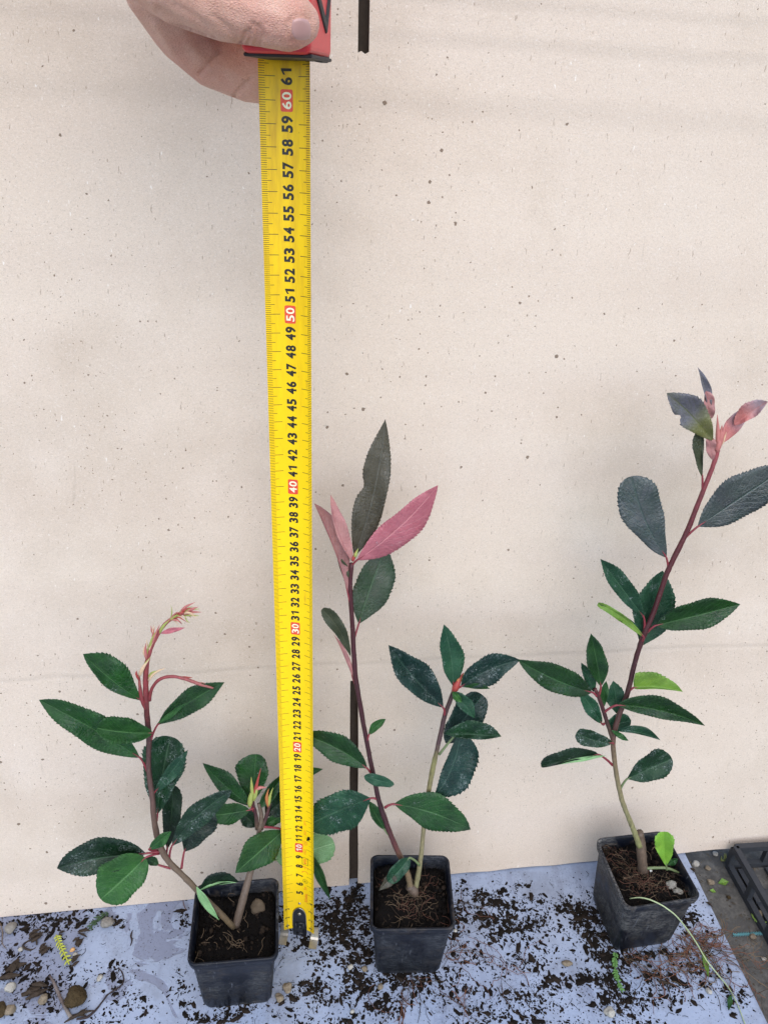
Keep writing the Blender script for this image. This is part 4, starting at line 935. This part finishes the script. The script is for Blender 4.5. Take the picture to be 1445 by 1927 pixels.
# index finger, passing behind the blade, tip hidden by it
ix = [hp(312, -30, YB0-.6), hp(345, 48, YB0+1.2), hp(400, 112, YB0+1.9), hp(462, 142, YB0+1.9), hp(520, 158, YB0+1.6), hp(548, 160, YB0+1.25)]
cap_chain(hb_, ix, [1.95, 1.6, 1.30, 1.18, 1.0, .75])
# palm and back of hand, then forearm leaving the picture
cap_chain(hb_, [hp(312, -75, YB0-1), hp(310, -170, YB0+.8), hp(310, -260, YB0+1.3)], [2.2, 2.5, 2.3])
cap_chain(hb_, [hp(305, -90, YB0-1), hp(235, -230, YB0-2), hp(120, -380, YB0-4), hp(20, -520, YB0-7)], [2.3, 2.5, 2.4, 2.7])
for k, (yo, r) in enumerate(((0, 1.0), (-1, .98), (-2, .85))):
    y0 = 45-k*85
    cap_chain(hb_, [hp(310, y0-80, YB0+.8), hp(370, y0-10, YB0+2.1), hp(460, y0, YB0+2.15), hp(530, y0, YB0+1.9), hp(560, y0-5, YB0+1.6)], [1.4, r*1.15, r*1.08, r, r*.8])
person = hb_.build('person', M_SKIN, origin=hp(225, -80, YB0-1))
tag(person, 'bare hand reaching in from upper left, thumb over the red tape case', 'person')
rm = person.modifiers.new('Remesh', 'REMESH'); rm.mode = 'VOXEL'; rm.voxel_size = .0008; rm.use_smooth_shade = True
sm = person.modifiers.new('Smooth', 'SMOOTH'); sm.factor = .5; sm.iterations = 18
bpy.context.view_layer.update(); dgp = bpy.context.evaluated_depsgraph_get()
newm = bpy.data.meshes.new_from_object(person.evaluated_get(dgp)); person.modifiers.clear(); old = person.data
person.data = newm; newm.name = 'person'; bpy.data.meshes.remove(old)
for p in newm.polygons: p.use_smooth = True
# thumb creases and nail bed: real dents in the surface
org = ORG[person.name]
co = np.zeros(len(newm.vertices)*3); newm.vertices.foreach_get('co', co); co = co.reshape(-1, 3)/CM+org
nn = np.zeros(len(newm.vertices)*3); newm.vertices.foreach_get('normal', nn); nn = nn.reshape(-1, 3)
rel = co-EYE; zz = rel@_f; PX = 722.5+FPX*(rel@_r)/zz; PY = 963.5-FPX*(rel@_u)/zz
dent = np.zeros(len(co)); front = co[:, 1] < YF+.9; facing = (nn*(EYE-co)).sum(1) > 0
def groove(pl, width, depth, sel):
    global dent
    pl = np.array(catmull(np.array(pl, float), 6)); best = np.full(len(co), 1e9)
    for a_, b_ in zip(pl[:-1], pl[1:]):
        ab = b_-a_; tt = np.clip(((PX-a_[0])*ab[0]+(PY-a_[1])*ab[1])/(ab@ab+1e-9), 0, 1)
        best = np.minimum(best, np.hypot(PX-a_[0]-ab[0]*tt, PY-a_[1]-ab[1]*tt))
    dent += np.where(sel & facing, depth*np.exp(-(best/width)**2), 0)
for pl_ in ([(476, 44), (484, 62), (480, 82)], [(488, 48), (494, 66), (489, 84)], [(462, 62), (456, 80), (446, 92)], [(470, 56), (470, 74), (463, 90)]):
    groove(pl_, 4, .10, front)
groove([(545, 40), (541, 58), (548, 78)], 4, .06, front); groove([(545, 36), (566, 29), (586, 38)], 4, .04, front)
groove([(415, 98), (392, 122), (376, 140)], 5, .11, ~front); groove([(470, 150), (448, 172), (440, 186)], 5, .10, ~front)
groove([(300, 20), (360, 60), (430, 96)], 9, .14, front & (PX < 440)); groove([(400, 30), (430, 52), (450, 80)], 6, .06, front); groove([(330, 10), (372, 36), (402, 70)], 7, .06, front)
co2 = (co-nn*dent[:, None]-org)*CM
newm.vertices.foreach_set('co', co2.ravel()); newm.update()
# thumbnail: curved plate lying on the thumb tip
M_NAIL = plain('nail', (.46, .26, .23), .28, .5, .06, 200)
from mathutils.bvhtree import BVHTree
bvh = BVHTree.FromPolygons([Vector(p) for p in (co-nn*dent[:, None])], [tuple(p.vertices) for p in newm.polygons])
V = []; UV = []; NU = 12
for j in range(NU+1):
    for i in range(NU+1):
        u, v_ = -1+2*i/NU, -1+2*j/NU
        uu, vv = u*math.sqrt(1-v_*v_*.42), v_*math.sqrt(1-u*u*.42)
        px, py = 567+20*uu+2*vv, 55+23*vv
        d_ = ray(px, py); d_ = d_/np.linalg.norm(d_)
        hit = bvh.ray_cast(Vector(EYE), Vector(d_), 200)
        P = np.array(hit[0]) if hit[0] is not None else hp(px, py, YF-1.2)
        rr = max(abs(u), abs(v_))
        V.append(P-d_*(.035 if rr < .95 else -.04)); UV.append((i/NU, j/NU))
F = [(j*(NU+1)+i, j*(NU+1)+i+1, (j+1)*(NU+1)+i+1, (j+1)*(NU+1)+i) for j in range(NU) for i in range(NU)]
nb = MB().add(V, F, 0, UV); nb.build('thumbnail', M_NAIL, person)

# ------------------------------------------------------------------ loose soil on the board
g = random.Random(5)
def on_board(P):
    return P[0] < 31.6-(P[1]-28)*.1-.3 and P[1] > 3
blobs = [(666, 1692, 7, 7, 120), (640, 1728, 45, 22, 420), (655, 1800, 38, 55, 620), (560, 1885, 40, 25, 130), (690, 1870, 50, 40, 260), (955, 1695, 45, 14, 190), (900, 1745, 40, 40, 260), (955, 1735, 40, 14, 200),
         (960, 1780, 80, 60, 360), (910, 1880, 110, 35, 330), (1050, 1850, 90, 50, 260), (1118, 1722, 30, 18, 420), (1135, 1770, 30, 35, 420), (1090, 1705, 40, 30, 160), (1140, 1830, 16, 40, 160), (1290, 1850, 55, 30, 330), (1330, 1760, 35, 40, 120), (1285, 1720, 14, 30, 90),
         (1180, 1895, 90, 25, 280), (80, 1735, 75, 12, 260), (50, 1790, 50, 40, 180), (150, 1850, 110, 60, 130), (60, 1880, 50, 40, 120), (300, 1850, 150, 60, 110), (430, 1905, 60, 14, 110), (345, 1790, 12, 60, 60), (740, 1845, 70, 8, 140), (1200, 1800, 50, 10, 150), (700, 1720, 14, 40, 150), (540, 1700, 16, 30, 100), (800, 1880, 50, 40, 90), (620, 1760, 30, 40, 300)]
def crumbs(mb, x, y, r, z=0.0, mt=None):
    n_ = 6; h = r*g.uniform(.35, .8); a0 = g.uniform(0, 6.28); el = g.uniform(1, 2.4); ra_ = g.uniform(0, 3.14)
    V = [(0, 0, h*g.uniform(.8, 1.1))]
    for k in range(n_):
        a = a0+6.283*k/n_; q = r*g.uniform(.45, 1.25); X, Y = q*math.cos(a)*el, q*math.sin(a)
        V.append((X*math.cos(ra_)-Y*math.sin(ra_), X*math.sin(ra_)+Y*math.cos(ra_), h*g.uniform(.0, .45)))
    V = [(x+p[0], y+p[1], z+p[2]+.005) for p in V]
    mb.add(V, [(0, 1+k, 1+(k+1) % n_) for k in range(n_)]+[tuple(range(n_, 0, -1))], (1 if g.random() < .3 else 0) if mt is None else mt)
cm_ = MB()
for bx, by, sx, sy, cnt in blobs:
    cl = [(g.gauss(bx, sx), g.gauss(by, sy)) for _ in range(max(4, cnt//14))]
    for k in range(int(cnt*3)):
        cx, cy = g.choice(cl); px, py = g.gauss(cx, sx*.16+4), g.gauss(cy, sy*.16+2.5)
        if py < 1600 or py < 1727-px*.0934-4: continue
        P = on_z(px, py)
        if not on_board(P): continue
        crumbs(cm_, P[0], P[1], min(.26, math.exp(g.gauss(-3.3, .75))))
for k in range(4200):
    P = on_z(g.uniform(-20, 1440), g.uniform(1640, 1950))
    if on_board(P): crumbs(cm_, P[0], P[1], min(.12, math.exp(g.gauss(-3.8, .5))))
for k in range(500):                                             # short dark fibres among the crumbs
    bx, by, sx, sy, cnt = g.choice(blobs); P = on_z(g.gauss(bx, sx*1.2), max(1650, g.gauss(by, sy*1.2)))
    if not on_board(P): continue
    a = g.uniform(0, 6.28); L = g.uniform(.15, .7)
    cm_.tube([P+np.array([0, 0, .03]), P+np.array([L*.5*math.cos(a), L*.5*math.sin(a), .06]), P+np.array([L*math.cos(a+g.gauss(0, .6)), L*math.sin(a+g.gauss(0, .6)), .03])], g.uniform(.01, .02), 4, 0, 2, False)
o = cm_.build('soil_crumbs', [M_CRUMB, plain('brown peat crumb', (.020, .014, .010), .95, .15, .5, 120)], smooth=False); tag(o, 'dark soil crumbs scattered over the pale board', 'soil', kind='stuff')

# ------------------------------------------------------------------ single pieces of litter
M_TAN = plain('tan pebble', (.22, .175, .12), .9, .2, .6, 420, .003); M_GREYP = plain('grey pebble', (.22, .20, .17), .9, .2, .55, 420, .003)
M_CLOD = plain('earth clod', (.055, .038, .018), .95, .15, .7, 240, .005); M_BARK = plain('bark chip', (.045, .032, .022), .9, .2, .6, 260, .002)
M_WHITE = plain('white pebble', (.40, .375, .32), .9, .2, .4, 420, .003)
def lump(name, px, py, rp, mat, label, cat, sq=(1, 1, .75), lm=.42, lev=3, z=0.0, group=None):
    P = on_z(px, py, z); k = FPX/((P-EYE)@_f); r = rp/k
    o = MB().blob(P+np.array([0, 0, r*sq[2]*.8]), r, 0, lev, lm, px+py, sq, .12 if lev < 4 else .3).build(name, mat, origin=P); return tag(o, label, cat, group)
PG = 'pebbles and grains on the board'
lump('soil_clod', 146, 1882, 17, M_CLOD, 'largest round brown earth clod, right of the bare twig', 'clod', lm=.35, lev=4)
lump('pebble', 205, 1739, 11, M_GREYP, 'grey pebble just below the cardboard edge, left of the wet patch', 'pebble', (1.2, .8, .7), .4, group=PG)
lump('pebble', 22, 1750, 10, M_GREYP, 'grey pebble nearest the left end of the cardboard edge', 'pebble', (1.1, .9, .7), .4, group=PG)
lump('pebble', 20, 1862, 10, M_WHITE, 'cream pebble at the far left, above the brown pair', 'pebble', group=PG)
lump('pebble', 84, 1884, 9, M_TAN, 'tan pebble beside the split bark chip', 'pebble', (.9, .9, .9), group=PG)
lump('pebble', 21, 1902, 10, M_TAN, 'olive tan pebble in the lower left corner pair, right one', 'pebble', (1, 1, .8), group=PG)
lump('soil_clod', 3, 1905, 12, M_CLOD, 'dark brown clod cut by the left picture edge', 'clod')
lump('pebble', 543, 1862, 8, M_TAN, 'tan pebble right of the left pot base', 'pebble', group=PG)
lump('pebble', 528, 1880, 7, M_TAN, 'small brownish pebble close to the left pot corner', 'pebble', group=PG)
lump('pebble', 715, 1858, 6, M_TAN, 'tan pebble under the left corner of the middle pot', 'pebble', group=PG)
lump('pebble', 659, 1822, 4.5, M_WHITE, 'cream grain left of the middle pot base', 'pebble', group=PG)
lump('pebble', 663, 1905, 4, M_WHITE, 'white grain at the bottom edge below the middle pot', 'pebble', group=PG)
lump('pebble', 686, 1825, 5, M_TAN, 'tan grain touching the soil heap beside the middle pot', 'pebble', group=PG)
lump('pebble', 188, 1842, 5.5, M_WHITE, 'pale fuzzy seed grain between clod and thin root', 'pebble', (.8, 1.1, .7), group=PG)
lump('pebble', 138, 1789, 4, plain('orange grain', (.60, .33, .12), .6), 'orange grain beside the yellow conifer sprig', 'pebble', group=PG)
lump('pebble', 142, 1798, 4.5, M_WHITE, 'white grain just below the orange grain', 'pebble', group=PG)
lump('pebble', 40, 1788, 4.5, M_WHITE, 'white grain left of the curled bark ring', 'pebble', group=PG)
lump('pebble', 1147, 1908, 9, M_WHITE, 'white pebble at the bottom edge left of the right pot', 'pebble', group=PG)
lump('pebble', 1065, 1815, 7, M_TAN, 'tan pebble on the board left of the right pot', 'pebble', (1.2, .8, .7), group=PG)
lump('pebble', 856, 1752, 3.4, M_WHITE, 'cream grain at the right rim corner of the middle pot', 'pebble', z=5.6, group=PG)
lump('pebble', 742, 1785, 3, M_WHITE, 'white grain stuck to the front of the middle pot', 'pebble', z=3.9, group=PG) if False else None
lump('pebble', 1332, 1868, 5, M_WHITE, 'pale pebble among roots in front of the right pot', 'pebble', group=PG)
def chip(px, py, L, W, ang, label, name='bark_chip', mat=None, cat='bark chip', n_=5):
    P = on_z(px, py); k = FPX/((P-EYE)@_f); mb = MB(); a = R(ang); gg = random.Random(px)
    for q in range(n_):
        o_ = gg.gauss(0, W*.35)/k; da = gg.gauss(0, .25); ll = L*gg.uniform(.5, 1)/k/2
        d_ = np.array([math.cos(a+da), math.sin(a+da), 0]); n2 = np.array([-d_[1], d_[0], 0]); c_ = P+n2*o_+d_*gg.gauss(0, L*.1)/k+np.array([0, 0, .12+.06*q])
        mb.tube([c_-d_*ll+np.array([0, 0, -.05]), c_+n2*.05, c_+d_*ll+np.array([0, 0, gg.uniform(-.05, .12)])], [W*.08/k, W*.22/k, W*.05/k], 6, 0, 3, True, .3)
    return tag(mb.build(name, mat or M_BARK, smooth=False, origin=P), label, cat, 'bark chips on the board')
chip(66, 1872, 44, 24, 30, 'split bark chip with pale fibres, left of the bare twig')
chip(24, 1822, 46, 26, 48, 'long dark bark flake at the far left below the curled ring')
chip(68, 1762, 28, 18, 40, 'small bark chip above the curled ring')
chip(86, 1790, 24, 16, 35, 'dark crumbly bark chip left of the yellow sprig')
chip(148, 1776, 18, 12, 60, 'small bark chip right of the yellow sprig top')
chip(142, 1810, 22, 14, 50, 'bark chip tucked under the lower end of the yellow sprig')
chip(158, 1757, 24, 9, 20, 'thin bark sliver pointing at the wet patch')
chip(116, 1758, 12, 10, 30, 'small black bark bit at the top of the yellow sprig', n_=3)
chip(150, 1917, 44, 14, 25, 'dark bark strip below the round clod', n_=4)
chip(1250, 1856, 26, 10, -30, 'black soil flake in front of the right pot', n_=3); chip(1335, 1703, 16, 8, -50, 'black bark bit on the board edge right of the right pot', n_=3)
chip(1302, 1641, 12, 6, -60, 'tiny black bark bit near the cardboard and right pot rim', n_=3)
ring = MB(); P = on_z(58, 1779)
ring.tube([P+np.array([.5*math.cos(a)*1.05, .5*math.sin(a)*.8, .1+.12*math.sin(2*a)]) for a in np.linspace(0, 5.9, 12)], [.06, .09, .07, .09, .04], 6, 0, 3, True, .2)
tag(ring.build('bark_ring', M_BARK, origin=P), 'curled dark bark ring on the left of the board', 'bark chip')
def line(name, pxs, rad, mat, label, cat, z=.08, lump_=.1, group=None):
    W = [on_z(*p)+np.array([0, 0, z]) for p in pxs]
    return tag(MB().tube(W, rad, 7, 0, 5, True, lump_).build(name, mat, origin=W[0]), label, cat, group)
M_TWIG = stem_mat('grey twig', [(.10, .07, .065), (.23, .19, .17), (.12, .09, .08), (.30, .26, .22)], [0, .35, .7, 1])
M_ROOT = plain('dark root', (.04, .028, .026), .8, .2, .4, 100)
line('twig', [(95, 1838), (104, 1855), (112, 1874), (122, 1895), (135, 1917)], [.07, .12, .13, .12, .15], M_TWIG, 'bare grey twig lying beside the round clod', 'twig', .14, .15)
line('root', [(223, 1822), (231, 1832), (233, 1848), (226, 1858), (205, 1872), (192, 1888), (180, 1903), (165, 1915), (145, 1919)], [.04, .05, .05, .06, .055, .06, .08, .1, .07], M_ROOT, 'thin dark S curved root on the left of the board', 'root')
line('root', [(250, 1752), (247, 1762), (249, 1771), (246, 1781)], [.03, .08, .06, .03], M_ROOT, 'short black root fragment in the wet patch', 'root')
line('root', [(2, 1738), (6, 1758), (5, 1775), (12, 1786)], [.03, .03, .03, .02], M_FIB, 'hair thin root at the far left under the cardboard', 'root')
line('root', [(344, 1690), (347, 1705), (352, 1715)], [.02, .03, .02], M_FIBR, 'hair thin reddish root left of the left pot', 'root')
def sprig(px, py, pts, mat, label, n_, nl, name='conifer_sprig'):
    W = catmull([on_z(*p)+np.array([0, 0, .18]) for p in pts], 6); o_ = W[0]; mb = MB(); gg = random.Random(px)
    mb.tube(W[::3], .06, 6, 0, 2)
    for q in range(n_):
        i = int((q+.5)/n_*(len(W)-1)); T = W[min(i+1, len(W)-1)]-W[max(i-1, 0)]; T /= np.linalg.norm(T); N = np.array([-T[1], T[0], 0])
        for sg in (-1, 1):
            l = nl*gg.uniform(.7, 1.15); d_ = T*.65+N*sg*gg.uniform(.5, .85)+np.array([0, 0, gg.uniform(.0, .35)]); d_ /= np.linalg.norm(d_)
            mb.tube([W[i], W[i]+d_*l*.5+np.array([0, 0, .03]), W[i]+d_*l], [.05, .075, .03], 5, 0, 2)
    mb.tube([W[-1], W[-1]+T*nl*.5], [.07, .03], 5, 0, 2)
    return tag(mb.build(name, mat, origin=o_), label, 'sprig')
sprig(107, 1770, [(107, 1762), (113, 1776), (120, 1792), (130, 1814)], plain('yellow conifer needles', (.42, .44, .06), .5), 'yellow conifer sprig on the left of the board', 9, .42)
sprig(1155, 1800, [(1156, 1796), (1155, 1815), (1158, 1840), (1168, 1866)], plain('green conifer needles', (.10, .22, .05), .5), 'green conifer sprig hanging from the base of the right pot', 15, .32)
sprig(172, 1730, [(205, 1722), (188, 1730), (170, 1749)], plain('dark conifer needles', (.035, .07, .025), .6), 'dark green conifer scrap tucked under the cardboard edge', 8, .4)

# ------------------------------------------------------------------ beyond the board: crate, thread, pebbles
M_CRATE = plain('black crate plastic', (.030, .032, .036), .55, .4, .35, 120)
c0 = on_z(1384, 1592, GZ+3.0)
cr = thing('crate', on_z(1400, 1600, GZ), 'black slatted plastic crate at the right picture edge', 'crate')
ed = on_z(1450, 1706, GZ+3.0)-c0; EL = np.linalg.norm(ed); e1 = ed/EL; e1 = e1*np.array([1, 1, 0]); e1 /= np.linalg.norm(e1); e2 = np.array([-e1[1], e1[0], 0.])
if e2[0] < 0: e2 = -e2
U3 = np.array([0, 0, 1.])
LX, LY, HH = 34.0, 24.0, 7.0
base0 = np.array([c0[0], c0[1], GZ])
def cside(p, ex, L, name):
    mb = MB(); nrm = np.cross(ex, U3)
    for z in (.35, HH-.3): mb.box(p+ex*L/2+U3*z, (L, .5, .6), 0, (ex, nrm, U3))
    n_ = int(L/3.2)
    for k in range(n_+1): mb.box(p+ex*(L*k/n_)+U3*HH/2, (.55, .46, HH-.9), 0, (ex, nrm, U3))
    o = mb.build(name, M_CRATE, cr, smooth=False)
HH = 3.0
cside(base0, e1, LX, 'side'); cside(base0+e2*LY, e1, LX, 'side'); cside(base0, e2, LY, 'side'); cside(base0+e1*LX, e2, LY, 'side')
fl = MB()
for k in range(9): fl.box(base0+e1*LX/2+e2*(LY*(k+.5)/9)+U3*.3, (LX-1, 1.4, .25), 0, (e1, e2, U3))
for k in range(5): fl.box(base0+e2*LY/2+e1*(LX*(k+.5)/5)+U3*.55, (1.2, LY-1, .2), 0, (e1, e2, U3))
fl.build('floor_slats', M_CRATE, cr, smooth=False)
thr = MB(); P, Q = on_z(1378, 1760, GZ), on_z(1470, 1755, GZ); pts = []
for k in range(60):
    f = k/59; pts.append(P+(Q-P)*f+np.array([0, .16*(1 if k % 2 else -1), .08]))
tag(thr.tube(pts, .045, 5, 0, 2).build('thread', plain('blue green thread', (.10, .28, .30), .6), origin=P), 'blue green zigzag thread on the dark mat', 'thread')
MP = 'pebbles on the dark mat'
for px, py, r, mt, lb in ((1336, 1662, 6, M_TAN, 'tan pebble on the mat beside the board edge'), (1308, 1627, 6, M_WHITE, 'cream pebble on the mat close under the cardboard'), (1330, 1636, 5, M_TAN, 'small tan pebble on the mat below the cardboard'), (1426, 1679, 6, M_WHITE, 'white pebble on the mat beside the crate'),
                          (1430, 1720, 6, M_TAN, 'long tan pebble on the mat above the blue thread'), (1415, 1765, 6, M_TAN, 'tan pebble touching the blue thread'), (1436, 1806, 4, M_WHITE, 'pale grain on the mat below the blue thread'), (1345, 1609, 5, M_WHITE, 'pale pebble on the mat half under the cardboard'), (1370, 1690, 4, M_CLOD, 'dark clod on the mat left of the white pebble')):
    lump('pebble', px, py, r, mt, lb, 'pebble', (1.1, .9, .7), .3, z=GZ, group=MP)
for b, tp, lb in (((1350, 1663), (1370, 1660), 'small yellow green leaf scrap on the mat, upper one'), ((1334, 1676), (1346, 1680), 'small yellow leaf scrap on the mat at the board edge')):
    P, Q = on_z(*b, GZ), on_z(*tp, GZ); d_ = Q-P; n_ = np.array([-d_[1], d_[0], 0])*.3
    V = [P+np.array([0, 0, .1]), P+d_*.5+n_+np.array([0, 0, .25]), Q+np.array([0, 0, .1]), P+d_*.5-n_+np.array([0, 0, .12]), P+d_*.5+np.array([0, 0, .05])]
    V += [v-np.array([0, 0, .04]) for v in V]
    tag(MB().add(V, [(0, 4, 1), (1, 4, 2), (2, 4, 3), (3, 4, 0), (5, 6, 9), (6, 7, 9), (7, 8, 9), (8, 5, 9), (0, 1, 6, 5), (1, 2, 7, 6), (2, 3, 8, 7), (3, 0, 5, 8)]).build('leaf_scrap', LM['yellow'], smooth=False, origin=P), lb, 'leaf')
def sprig_mat(pts, mat, label):
    global on_z
    old = on_z
    on_z = lambda x, y, z=0.0: old(x, y, GZ)
    sprig(int(pts[0][0]), 0, pts, mat, label, 8, .55, 'conifer_sprig'); on_z = old
sprig_mat([(1355, 1622), (1372, 1614), (1392, 1612)], plain('olive conifer needles', (.16, .17, .04), .6), 'olive conifer sprig on the mat beside the crate')
sprig_mat([(1412, 1722), (1428, 1738), (1446, 1755)], plain('fresh conifer needles', (.22, .34, .06), .6), 'fresh green sprig at the right picture edge by the thread')
gc = MB()
for k in range(900):
    P = on_z(g.uniform(1290, 1480), g.uniform(1590, 1940), GZ)
    crumbs(gc, P[0], P[1], min(.2, math.exp(g.gauss(-3.0, .6))), GZ, 0)
tag(gc.build('mat_grit', plain('grit', (.10, .085, .065), .95, .1, .8, 40), smooth=False), 'fine grit strewn over the dark mat right of the board', 'grit', kind='stuff')
